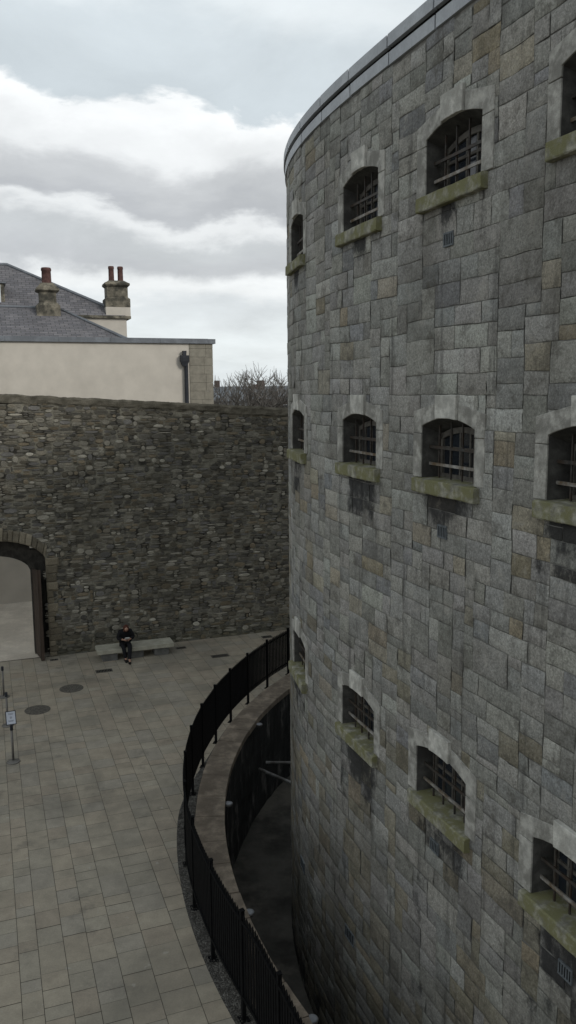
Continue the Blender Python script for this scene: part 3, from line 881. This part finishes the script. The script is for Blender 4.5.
def skin(name, nodes, edges, mat, parent, sub=2, root=0):
    me = bpy.data.meshes.new(name); me.from_pydata([n[0] for n in nodes], edges, []); me.materials.append(mat)
    o = bpy.data.objects.new(name, me); COL.objects.link(o)
    if parent is not None: o.parent = parent
    m = o.modifiers.new('skin', 'SKIN'); m.use_smooth_shade = True
    sv = me.skin_vertices[0].data
    for i, n in enumerate(nodes):
        rr = n[1] if isinstance(n[1], tuple) else (n[1], n[1])
        sv[i].radius = rr; sv[i].use_root = (i == root)
    s_ = o.modifiers.new('sub', 'SUBSURF'); s_.levels = sub; s_.render_levels = sub
    return o
PT, PW = 2.62, -1.14
def B(x, f, z): return FW(PT + x * 1.12, PW - f * 1.1, z if z < .45 else .45 + (z - .45) * 1.08)      # x to the sitter's left-right, f forward (towards the yard)
# one continuous body
N = [(B(0, 0, .57), (.15, .12)), (B(0, .05, .75), (.135, .105)), (B(0, .14, .93), (.15, .11)), (B(0, .22, 1.05), .075), (B(0, .29, 1.09), .052),
     (B(0, .34, 1.14), .075), (B(0, .40, 1.20), .085),
     (B(-.17, .18, 1.01), .062), (B(-.25, .22, .80), .046), (B(-.10, .43, .80), .036),
     (B(.17, .18, 1.01), .062), (B(.25, .22, .80), .046), (B(.10, .43, .80), .036),
     (B(-.10, .06, .55), .085), (B(-.11, .44, .53), .062), (B(-.06, .50, .10), .045), (B(-.06, .62, .05), .04),
     (B(.10, .06, .55), .085), (B(.10, .46, .56), .062), (B(.03, .70, .12), .045), (B(.02, .86, .06), .04)]
E = [(0, 1), (1, 2), (2, 3), (3, 4), (4, 5), (5, 6), (2, 7), (7, 8), (8, 9), (2, 10), (10, 11), (11, 12), (0, 13), (13, 14), (14, 15), (15, 16), (0, 17), (17, 18), (18, 19), (19, 20)]
body = skin('person', N, E, M['skin'], None)
tag(body, 'person in a black coat with auburn hair, hunched on the stone bench looking down', 'person')
g = lambda i, k, up=0: (N[i][0] + Vector((0, 0, up)), tuple(x * k for x in (N[i][1] if isinstance(N[i][1], tuple) else (N[i][1], N[i][1]))))
skin('coat', [g(0, 1.6, -.02), g(1, 1.75), g(2, 1.62), g(3, 1.6), g(7, 1.85), g(8, 2.0), (B(-.13, .385, .80), .055), g(10, 1.85), g(11, 2.0), (B(.13, .385, .80), .055), (B(-.12, .2, .55), .11), (B(.12, .2, .55), .11)],
     [(0, 1), (1, 2), (2, 3), (2, 4), (4, 5), (5, 6), (2, 7), (7, 8), (8, 9), (0, 10), (0, 11)], M['coat'], body)
skin('trousers', [g(0, 1.05, -.02), g(13, 1.3), g(14, 1.45), (B(-.06, .49, .10), .062), g(17, 1.3), g(18, 1.45), (B(.03, .70, .11), .062)],
     [(0, 1), (1, 2), (2, 3), (0, 4), (4, 5), (5, 6)], M['jeans'], body)
for (x, f, z) in ((-.06, .48, .058), (.022, .70, .066)):
    skin('shoe', [(B(x, f - .01, z + .05), .066), (B(x, f + .01, z), .07), (B(x, f + .1, z - .01), .062), (B(x - .01, f + .2, z - .02), .046)], [(0, 1), (1, 2), (2, 3)], M['shoe'], body)
# hair falls forward round the bowed head
hv = bmesh.new(); bmesh.ops.create_icosphere(hv, subdivisions=3, radius=1.)
for v in hv.verts:
    c = v.co.copy(); k = 1 + .05 * noise.noise(c * 4)
    if c.y < -.55 and c.z < .15: k *= .90
    v.co = B(0, .375, 1.205) + TD * (c.x * .108 * k) - WN * (-c.y * .118 * k) + Vector((0, 0, c.z * .122 * k - (.04 if c.z < -.2 and c.y > -.4 else 0)))
me = bpy.data.meshes.new('hair'); hv.to_mesh(me); hv.free(); me.materials.append(M['hair'])
me.polygons.foreach_set('use_smooth', [True] * len(me.polygons))
ho = bpy.data.objects.new('hair', me); COL.objects.link(ho); ho.parent = body
# face pushed out of the hair: brow, nose, mouth, eyes
fc = bmesh.new(); bmesh.ops.create_icosphere(fc, subdivisions=3, radius=1.)
hc = B(0, .425, 1.175); fd = (-WN * .66 + Vector((0, 0, -.75))).normalized(); ud = (-WN * .75 + Vector((0, 0, .66))).normalized()
for v in fc.verts:
    c = v.co.copy(); q = c.copy()
    nose = math.exp(-((c.x / .16) ** 2 + ((c.z + .05) / .25) ** 2)) * max(0, -c.y) * .28
    eye = sum(math.exp(-(((c.x - s) / .2) ** 2 + ((c.z - .18) / .14) ** 2)) for s in (-.36, .36)) * .07
    mouth = math.exp(-((c.x / .3) ** 2 + ((c.z + .5) / .07) ** 2)) * .05
    v.co = hc + TD * (q.x * .068) + fd * ((-q.y) * .075 * (1 + nose - eye - mouth)) + ud * (q.z * .095)
me = bpy.data.meshes.new('face'); fc.to_mesh(me); fc.free(); me.materials.append(M['skin']); me.polygons.foreach_set('use_smooth', [True] * len(me.polygons))
fo = bpy.data.objects.new('face', me); COL.objects.link(fo); fo.parent = body
for sg in (-1, 1):
    hn = [(B(sg * .105, .42, .80), .030), (B(sg * .07, .48, .805), (.036, .018))]; he = [(0, 1)]
    for k, (dx, ln) in enumerate(((.028, .036), (.010, .042), (-.008, .040), (-.026, .032))):
        i0 = len(hn); bx = .065 - .0
        hn += [(B(sg * .055, .50, .805 + dx), .0095), (B(sg * (.055 - ln * .6), .525, .805 + dx), .0085), (B(sg * (.055 - ln * 1.3), .520, .80 + dx), .0075)]
        he += [(1, i0), (i0, i0 + 1), (i0 + 1, i0 + 2)]
    i0 = len(hn); hn += [(B(sg * .075, .455, .84), .011), (B(sg * .045, .465, .865), .009)]; he += [(1, i0), (i0, i0 + 1)]
    skin('hand', hn, he, M['skin'], body, 1)
mb = MB(); q0 = B(0, .50, .84)
def PPp(a, b, c): return q0 + TD * a + ud * b + fd * c
mb.box(PPp, -.085, .085, -.02, .13, .0, .012); mb.box(PPp, -.075, .08, .02, .125, -.006, -.001)
tag(mb.build('paper', M['paper']), 'small white sheet held in the hands of the seated person', 'paper')

# ------------------------------------------------------------------ barrier posts
def ray(u, v):
    u -= 288; v -= 512
    c, s = math.cos(r), math.sin(r); a, b = c * u + s * v, -s * u + c * v
    return (Rt * 0 + R0 * (a / 820) + F + U0 * (-b / 820)) if False else (R0 * (a / 820) + F - U0 * (b / 820))
def gnd(u, v, z=0.):
    d = ray(u, v); k = (z - CAMZ) / d.z; return Vector((d.x * k, d.y * k, z))
POSTS = [((13.5, 762), 1.0, 'steel barrier post carrying a framed notice on its head, nearest the camera'),
         ((8, 725.5), 1.0, 'plain steel barrier post, the middle one of the row of three'),
         ((4, 697), 1.0, 'plain steel barrier post standing nearest the gateway')]
for k, ((u, v), h, lab) in enumerate(POSTS):
    q = gnd(u, v); rt = empty('barrier_post', q); tag(rt, lab, 'barrier post', 'steel barrier posts in the yard')
    mb = MB(); mb.lathe(q, [(.18, .004), (.18, .018), (.165, .03), (.06, .05), (.03, .06)], 32); mb.build('base', M['steel'], rt, True)
    mb = MB(); mb.tube([q + Vector((0, 0, .05)), q + Vector((0, 0, .92 * h))], .032, 16); mb.build('pole', M['steel'], rt, True)
    mb = MB(); mb.lathe(q + Vector((0, 0, .92 * h)), [(.040, 0), (.042, .02), (.042, .12), (.036, .135)], 20); mb.build('head', M['iron'], rt, True)
    if k == 0:
        c = q + Vector((0, 0, 1.07 + .20)); fd2 = Vector((.33, -.80, .45)).normalized(); xr = Vector((0, 0, 1)).cross(fd2).normalized(); zu = fd2.cross(xr).normalized()
        P = lambda a, b, d: c + xr * a + zu * b + fd2 * d
        mb = MB(); mb.box(P, -.135, .135, -.185, .185, -.012, .0)
        for a0, a1, b0, b1 in ((-.135, .135, .168, .185), (-.135, .135, -.185, -.168), (-.135, -.118, -.168, .168), (.118, .135, -.168, .168)): mb.box(P, a0, a1, b0, b1, .0005, .012)
        fr = mb.build('notice_frame', M['iron'], rt)
        mb = MB(); mb.add([P(-.117, -.167, .003), P(.117, -.167, .003), P(.117, .167, .003), P(-.117, .167, .003)], [(0, 1, 2, 3)]); mb.build('notice', M['signpaper'], fr)
        mb = MB()
        for b, wd in ((.11, .07), (.085, .055), (.02, .03), (.0, .03), (-.02, .022), (-.08, .075), (-.10, .06)):
            mb.add([P(-wd, b, .005), P(wd, b, .005), P(wd, b + .010, .005), P(-wd, b + .010, .005)], [(0, 1, 2, 3)])
        mb.build('print', M['ink'], fr)
        mb = MB(); mb.tube([q + Vector((0, 0, 1.04)), c - zu * .16 - fd2 * .02], .014, 8); mb.build('stem', M['iron'], rt)
    settle(rt)

# manhole covers and drain gratings let into the paving
for (u, v), lab in (((71.5, 688.5), 'round iron manhole cover nearer the bench'), ((37.5, 710), 'round iron manhole cover nearer the barrier posts')):
    q = gnd(u, v); mb = MB(); mb.lathe(q, [(.40, .003), (.40, .009), (.375, .010), (.372, .006), (.36, .006), (.355, .011), (.02, .012)], 40)
    for i in range(-4, 5):
        for j in range(-4, 5):
            if i * i + j * j < 17: mb.box(lambda a, b, c: q + Vector((a, b, c)), i * .075 - .022, i * .075 + .022, j * .075 - .022, j * .075 + .022, .012, .017)
    tag(mb.build('manhole_cover', M['cover']), lab, 'manhole cover', 'round manhole covers in the paving')
for (u, v), w, d, lab in (((104, 671), .30, .16, 'rectangular drain grating in the paving left of the sitter, in front of the bench'),
                   ((54, 660), .15, .10, 'small drain grating at the foot of the wall beside the gateway'),
                   ((181, 648), .20, .13, 'small drain grating at the right end of the bench'),
                   ((220, 656), .34, .16, 'long drain grating in open paving between bench and railing'),
                   ((267, 637), .22, .16, 'drain grating at the foot of the wall close to the prison block'),
                   ((39, 788), .05, .05, None)):
    if lab is None: continue
    q = gnd(u, v); mb = MB(); FQ = lambda a, b, c: q + TD * a + WN * b + Vector((0, 0, c))
    mb.box(FQ, -w, w, -d, -d + .03, .003, .011); mb.box(FQ, -w, w, d - .03, d, .003, .011)
    mb.box(FQ, -w, -w + .03, -d + .03, d - .03, .003, .011); mb.box(FQ, w - .03, w, -d + .03, d - .03, .003, .011)
    k = int(2 * w / .05)
    for i in range(1, k): x = -w + 2 * w * i / k; mb.box(FQ, x - .009, x + .009, -d + .03, d - .03, .003, .010)
    gr = mb.build('drain_grating', M['cover']); tag(gr, lab, 'drain', 'drain gratings in the paving')
    mb = MB(); mb.add([FQ(-w, -d, .005), FQ(w, -d, .005), FQ(w, d, .005), FQ(-w, d, .005)], [(0, 1, 2, 3)]); mb.build('drain_hole', M['dark'], gr)

# ------------------------------------------------------------------ house beyond the wall
house = empty('house', FW(2, 9.03, 0)); tag(house, 'large cream rendered house with slate hipped roofs and chimneys beyond the wall', 'house')
def HB(t, w, z): return FW(t - 1.15, w + 9.03, z)
def add_uv(o, fn):
    uv = o.data.uv_layers.new(name='UVMap')
    for poly in o.data.polygons:
        for li in poly.loop_indices: uv.data[li].uv = fn(o.data.vertices[o.data.loops[li].vertex_index].co)
mb = MB(); mb.box(HB, -14, 9.0, 0, 9, -.05, 12.36); mb.build('wall', M['plaster'], house)
mb = MB(); z = -.05; rnd = random.Random(3)
while z < 12.34:
    h = .42; z1 = min(z + h - .008, 12.355); sp = rnd.choice([.5, .62, .7])
    mb.box(HB, 9.002, 9.0 + 1.2 * sp - .004, -.03, 1.1, z, z1); mb.box(HB, 9.0 + 1.2 * sp + .004, 10.2, -.03 + rnd.uniform(-.004, .004), 1.1, z, z1); z += h
mb.build('quoins', M['quoin'], house, bevel=.006)
mb = MB(); mb.box(HB, 9.002, 10.15, 1.1, 9, -.05, 12.35); mb.build('wall', M['plaster'], house)
mb = MB(); t = -14.05
while t < 10.3:
    e = min(t + 2.4, 10.34); mb.box(HB, t, e - .01, -.12, .42, 12.362, 12.60 + rnd.uniform(-.01, .01)); t += 2.4
mb.build('parapet_capping', M['lead'], house)
def roof(name, faces):
    for pts in faces:
        m_ = MB(); m_.add(pts, [tuple(range(len(pts)))]); o = m_.build(name, M['slate'], house)
        a = (pts[1] - pts[0]).normalized(); nrm = (pts[1] - pts[0]).cross(pts[2] - pts[0]).normalized(); b = nrm.cross(a)
        P0 = pts[0].copy(); add_uv(o, lambda c: ((c - P0).dot(a), (c - P0).dot(b)))
ez = 12.52
roof('roof', [[HB(-14, .42, ez), HB(6.0, .42, ez), HB(3.15, 4, 14.28), HB(-14, 4, 14.28)],
              [HB(6.0, .42, ez), HB(6.0, 8, ez), HB(3.15, 4, 14.28)],
              [HB(6.0, 8, ez), HB(-14, 8, ez), HB(-14, 4, 14.28), HB(3.15, 4, 14.28)]])
mb = MB(); mb.box(HB, 6.0, 10.15, .42, 8, 12.37, 12.45); mb.build('flat_roof', M['leadroof'], house)
mb = MB()
mb.tube([HB(-14, 4, 14.30), HB(3.15, 4, 14.30), HB(6.05, .42, ez + .03)], .09, 6)
mb.build('ridge_lead', M['lead'], house)
# taller range behind
mb = MB(); mb.box(HB, -14, 7.30, 8.1, 18, 10.0, 14.18); mb.build('wall', M['plaster'], house)
mb = MB(); mb.box(HB, -14, 7.55, 7.95, 18.1, 14.185, 14.34); mb.build('cornice', M['chimneystone'], house, bevel=.02)
roof('roof', [[HB(-14, 8.1, 14.35), HB(7.3, 8.1, 14.35), HB(1.05, 12.2, 17.5), HB(-14, 12.2, 17.5)],
              [HB(7.3, 8.1, 14.35), HB(7.3, 16.4, 14.35), HB(1.05, 12.2, 17.5)],
              [HB(7.3, 16.4, 14.35), HB(-14, 16.4, 14.35), HB(-14, 12.2, 17.5), HB(1.05, 12.2, 17.5)]])
mb = MB(); mb.tube([HB(-14, 12.2, 17.52), HB(1.05, 12.2, 17.52), HB(6.3, 8.76, 14.90)], .11, 6); mb.build('ridge_lead', M['lead'], house)
# dormer at the left
dm = MB(); dm.box(HB, -1.6, .72, 9.0, 11.6, 14.9, 16.05); dmo = dm.build('dormer', M['chimneystone'], house)
dm = MB(); dm.box(HB, -1.4, .52, 8.96, 8.998, 15.0, 15.95); dm.build('dormer_window', M['white'], dmo)
dm = MB(); dm.box(HB, -1.7, .82, 8.9, 11.8, 16.053, 16.13); dm.build('dormer_roof', M['lead'], dmo)
# chimneys
def frustum(mb, tc, wc, tw0, ww0, z0, tw1, ww1, z1):
    q = lambda tw, ww, z: [HB(tc - tw, wc - ww, z), HB(tc + tw, wc - ww, z), HB(tc + tw, wc + ww, z), HB(tc - tw, wc + ww, z)]
    mb.hexa(q(tw0, ww0, z0) + q(tw1, ww1, z1))
def pot(parent, tc, wc, z, rr, h):
    m_ = MB(); m_.lathe(HB(tc, wc, z), [(rr * 1.08, 0), (rr * 1.08, h * .08), (rr * .98, h * .12), (rr * .93, h * .80), (rr * 1.03, h * .83), (rr * 1.03, h * .94), (rr * .92, h), (rr * .7, h - .02)], 18)
    m_.build('chimney_pot', M['terracotta'], parent, True)
mb = MB(); tc, wc = 2.60, 3.55
frustum(mb, tc, wc, .58, .5, 13.4, .58, .5, 14.33); frustum(mb, tc, wc, .58, .5, 14.332, .43, .38, 14.50); frustum(mb, tc, wc, .41, .36, 14.50, .41, .36, 14.98)
frustum(mb, tc, wc, .41, .36, 14.982, .57, .5, 15.08); frustum(mb, tc, wc, .57, .5, 15.082, .55, .48, 15.2); frustum(mb, tc, wc, .52, .45, 15.202, .30, .28, 15.46)
c1 = mb.build('chimney', M['chimneystone'], house, bevel=.015); pot(c1, tc, wc, 15.38, .245, .84)
mb = MB(); tc, wc = 6.86, 8.75
frustum(mb, tc, wc, .70, .6, 14.352, .70, .6, 14.85)
cb = mb.build('chimney', M['plaster'], house)
mb = MB(); frustum(mb, tc, wc, .71, .61, 14.852, .71, .61, 15.32); frustum(mb, tc, wc, .71, .61, 15.322, .60, .5, 15.42); frustum(mb, tc, wc, .60, .5, 15.422, .60, .5, 15.98)
frustum(mb, tc, wc, .60, .5, 15.982, .72, .62, 16.10); frustum(mb, tc, wc, .72, .62, 16.102, .70, .6, 16.22); frustum(mb, tc, wc, .66, .56, 16.222, .44, .36, 16.36)
mb.build('chimney_stack', M['chimneystone'], cb, bevel=.015)
for dx in (-.24, .28): pot(cb, tc + dx, wc, 16.33, .165, .86)
# downpipe with hopper head
mb = MB(); mb.tube([HB(8.80, -.12, 11.5), HB(8.80, -.12, 0)], .10, 10); dp = mb.build('drainpipe', M['iron'], house)
mb = MB(); q = lambda tw, ww, z: [HB(8.72 - tw, -.15 - ww, z), HB(8.72 + tw, -.15 - ww, z), HB(8.72 + tw, -.15 + ww, z), HB(8.72 - tw, -.15 + ww, z)]
mb.hexa(q(.10, .09, 11.25) + q(.22, .11, 11.5)); mb.hexa(q(.22, .11, 11.502) + q(.22, .11, 11.78)); mb.hexa(q(.08, .08, 11.782) + q(.10, .08, 12.0))
mb.build('hopper', M['iron'], dp)
settle(house)

# ------------------------------------------------------------------ bare trees and far houses
def bare_tree(loc, H, seed, label):
    rnd = random.Random(seed); rt = empty('bare_tree', loc); tag(rt, label, 'tree', 'bare trees beyond the wall')
    tr = MB(); cr = MB(); base = Vector(loc)
    top = base + Vector((rnd.uniform(-.4, .4), 0, H * .34)); tr.tube([base, base.lerp(top, .5) + Vector((rnd.uniform(-.15, .15), 0, 0)), top], [H * .026, H * .021, H * .017], 8)
    cnt = [0]
    def grow(pp, d, ln, rad, lvl):
        if cnt[0] > 2600: return
        pts = [pp]; q = pp.copy(); dd = d.copy()
        for k in range(3):
            dd = (dd + Vector((rnd.gauss(0, .16), rnd.gauss(0, .16), rnd.gauss(.05, .10)))).normalized(); q = q + dd * ln / 3; pts.append(q.copy())
        cr.tube(pts, [rad, rad * .85, rad * .7, rad * .5], 4 if lvl > 0 else 6, cap=False); cnt[0] += 1
        if lvl >= 5: return
        for k in range(3 if lvl < 4 else 4):
            f = rnd.uniform(.35, 1.); i = min(2, int(f * 3)); at = pts[i].lerp(pts[i + 1], f * 3 - i)
            az = rnd.uniform(0, 6.283); side = Vector((math.cos(az), math.sin(az), rnd.uniform(-.1, .4)))
            grow(at, (dd * .9 + side * .62).normalized(), ln * rnd.uniform(.58, .78), max(rad * .58, .011), lvl + 1)
    for k in range(5):
        az = k * 1.256 + rnd.uniform(-.4, .4)
        grow(top - Vector((0, 0, rnd.uniform(0, H * .12))), Vector((math.cos(az) * .6, math.sin(az) * .6, 1)).normalized(), H * .27, H * .011, 1)
    k = H / (max(v.z for v in cr.v) - base.z)
    for q in (tr, cr): q.v = [base + (v - base) * k for v in q.v]
    tr.build('trunk', M['bark'], rt, True); cr.build('crown', M['bark'], rt)
    settle(rt)
def at_depth(u, y): d = ray(u, 400); return Vector((d.x / d.y * y, y, 0))
for u, y, H, sd, lab in ((217, 66, 11.0, 1, 'bare tree beside the corner of the cream house'), (236, 70, 12.2, 2, 'bare tree in the gap beyond the wall, second from the cream house'),
                    (250, 73, 12.5, 5, 'bare tree in the middle of the gap beyond the wall'),
                    (268, 74, 12.2, 3, 'bare tree beyond the wall, second from the prison block'), (284, 69, 11.6, 7, 'bare tree beyond the wall against the edge of the prison block')):
    bare_tree(at_depth(u, y), H, sd, lab)
def far_house(u, y, wid, eave, ridge, wallm, label):
    c = at_depth(u, y); rt = empty('far_house', c); tag(rt, label, 'house', 'houses far off behind the trees')
    P = lambda a, b, z: c + Vector((a, b, z))
    m_ = MB(); m_.box(P, -wid / 2, wid / 2, 0, 9, 0, eave); wl = m_.build('wall', wallm, rt)
    m_ = MB(); m_.add([P(-wid / 2 - .3, -.3, eave), P(wid / 2 + .3, -.3, eave), P(wid / 2 + .3, 9.3, eave), P(-wid / 2 - .3, 9.3, eave), P(-wid / 2 - .3, 4.5, ridge), P(wid / 2 + .3, 4.5, ridge)],
                      [(0, 1, 5, 4), (2, 3, 4, 5), (1, 2, 5), (3, 0, 4), (3, 2, 1, 0)]); rf = m_.build('roof', M['slatefar'], rt)
    for x in (-wid / 2 + .8, wid / 2 - .8):
        m_ = MB(); m_.box(P, x - .5, x + .5, 4.1, 4.9, ridge - .4, ridge + 1.1); m_.build('chimney', M['brickfar'], rf)
    k = int(wid / 2.6)
    for fl in range(3):
        for i in range(k):
            x = -wid / 2 + wid * (i + .5) / k; z = eave - 2.2 - fl * 2.9
            m_ = MB(); m_.box(P, x - .5, x + .5, -.04, -.002, z, z + 1.5); w_ = m_.build('window', M['white'], rt)
            m_ = MB(); m_.add([P(x - .42, -.05, z + .08), P(x + .42, -.05, z + .08), P(x + .42, -.05, z + 1.42), P(x - .42, -.05, z + 1.42)], [(0, 1, 2, 3)]); m_.build('pane', M['glass'], w_)
    settle(rt)
far_house(224, 118, 10, 8.6, 9.9, M['greyfar'], 'far grey house with a slate roof behind the trees, next to the cream house')
far_house(255, 150, 16, 9.0, 10.9, M['greyfar'], 'farthest low grey house seen between the bare trunks')
far_house(285, 105, 8, 9.0, 10.3, M['brickfar'], 'far brick house behind the trees beside the prison block')

# ------------------------------------------------------------------ sky and sun
wd = bpy.data.worlds.new('World'); SC.world = wd; wd.use_nodes = True
T = NT(wd.node_tree); bg = wd.node_tree.nodes['Background']
SUN_EL, SUN_AZ = R(29), R(128)     # azimuth measured from +y towards +x
sky = T.n('ShaderNodeTexSky', sky_type='NISHITA'); sky.sun_disc = False; sky.sun_elevation = SUN_EL; sky.sun_rotation = SUN_AZ
dr = T.n('ShaderNodeTexCoord').outputs['Generated']
sx = T.n('ShaderNodeSeparateXYZ', {0: dr}); X_, Y_, Zd = sx.outputs
flat = T.n('ShaderNodeCombineXYZ', {0: T.math('DIVIDE', X_, T.math('MAXIMUM', T.math('ADD', Zd, .22), .08)), 1: T.math('DIVIDE', Y_, T.math('MAXIMUM', T.math('ADD', Zd, .22), .08)), 2: 0.}).outputs[0]
puff = T.noise(T.scaled(dr, (1, 1, 2.2)), 5.5, 8, .58, .25)
broad = T.noise(T.scaled(dr, (1, 1, 4.5)), 2.1, 6, .55, .5)
wisp = T.noise(flat, 2.6, 8, .62, .3)
tilt = T.math('MULTIPLY', T.math('DIVIDE', X_, T.math('MAXIMUM', Y_, .35)), .085)
el = T.math('ADD', T.math('ADD', Zd, tilt), T.math('ADD', T.math('MULTIPLY', T.math('SUBTRACT', puff, .5), .11), T.math('MULTIPLY', T.math('SUBTRACT', broad, .5), .045)))
rp = T.n('ShaderNodeValToRGB', {0: el}); cr = rp.color_ramp; cr.interpolation = 'EASE'
stops = [(0, (.60, .64, .67)), (.045, (.66, .69, .71)), (.085, (.60, .62, .64)), (.112, (.75, .755, .76)), (.135, (.45, .455, .47)), (.165, (.48, .49, .50)), (.186, (.69, .695, .70)),
         (.200, (.43, .435, .45)), (.222, (.49, .495, .505)), (.256, (.74, .745, .75)), (.288, (.84, .845, .85)), (.296, (.53, .575, .605)), (.36, (.56, .605, .635)), (.40, (.68, .715, .735)), (.46, (.58, .63, .66)), (.7, (.45, .48, .50)), (1, (.38, .405, .43))]
while len(cr.elements) < len(stops): cr.elements.new(.5)
for e_, (pos, c) in zip(cr.elements, stops): e_.position = pos; e_.color = (*c, 1)
cl = T.mix(.55, rp.outputs[0], T.grey(T.math('ADD', T.math('MULTIPLY', wisp, .8), .60)), 'MULTIPLY')
back = T.smooth(Y_, -.7, .6)
cl = T.mix(1., cl, T.grey(T.math('ADD', T.math('MULTIPLY', back, .05), .95)), 'MULTIPLY')
cl10 = T.n('ShaderNodeVectorMath', {0: cl, 1: (13.0, 13.15, 13.05)}, operation='MULTIPLY').outputs[0]
L(T, T.mix(.9, sky.outputs[0], cl10), bg.inputs['Color']); bg.inputs['Strength'].default_value = .1
sl = bpy.data.lights.new('sun', 'SUN'); sl.energy = 1.5; sl.angle = R(16); sl.color = (1, .96, .90)
so = bpy.data.objects.new('sun', sl); COL.objects.link(so); so.location = (20, -20, 40)
sd = Vector((math.sin(SUN_AZ) * math.cos(SUN_EL), math.cos(SUN_AZ) * math.cos(SUN_EL), math.sin(SUN_EL)))
so.rotation_euler = (-sd).to_track_quat('-Z', 'Y').to_euler()

SC.view_settings.view_transform = 'Standard'; SC.view_settings.look = 'None'; SC.view_settings.exposure = 0
SC.render.film_transparent = False
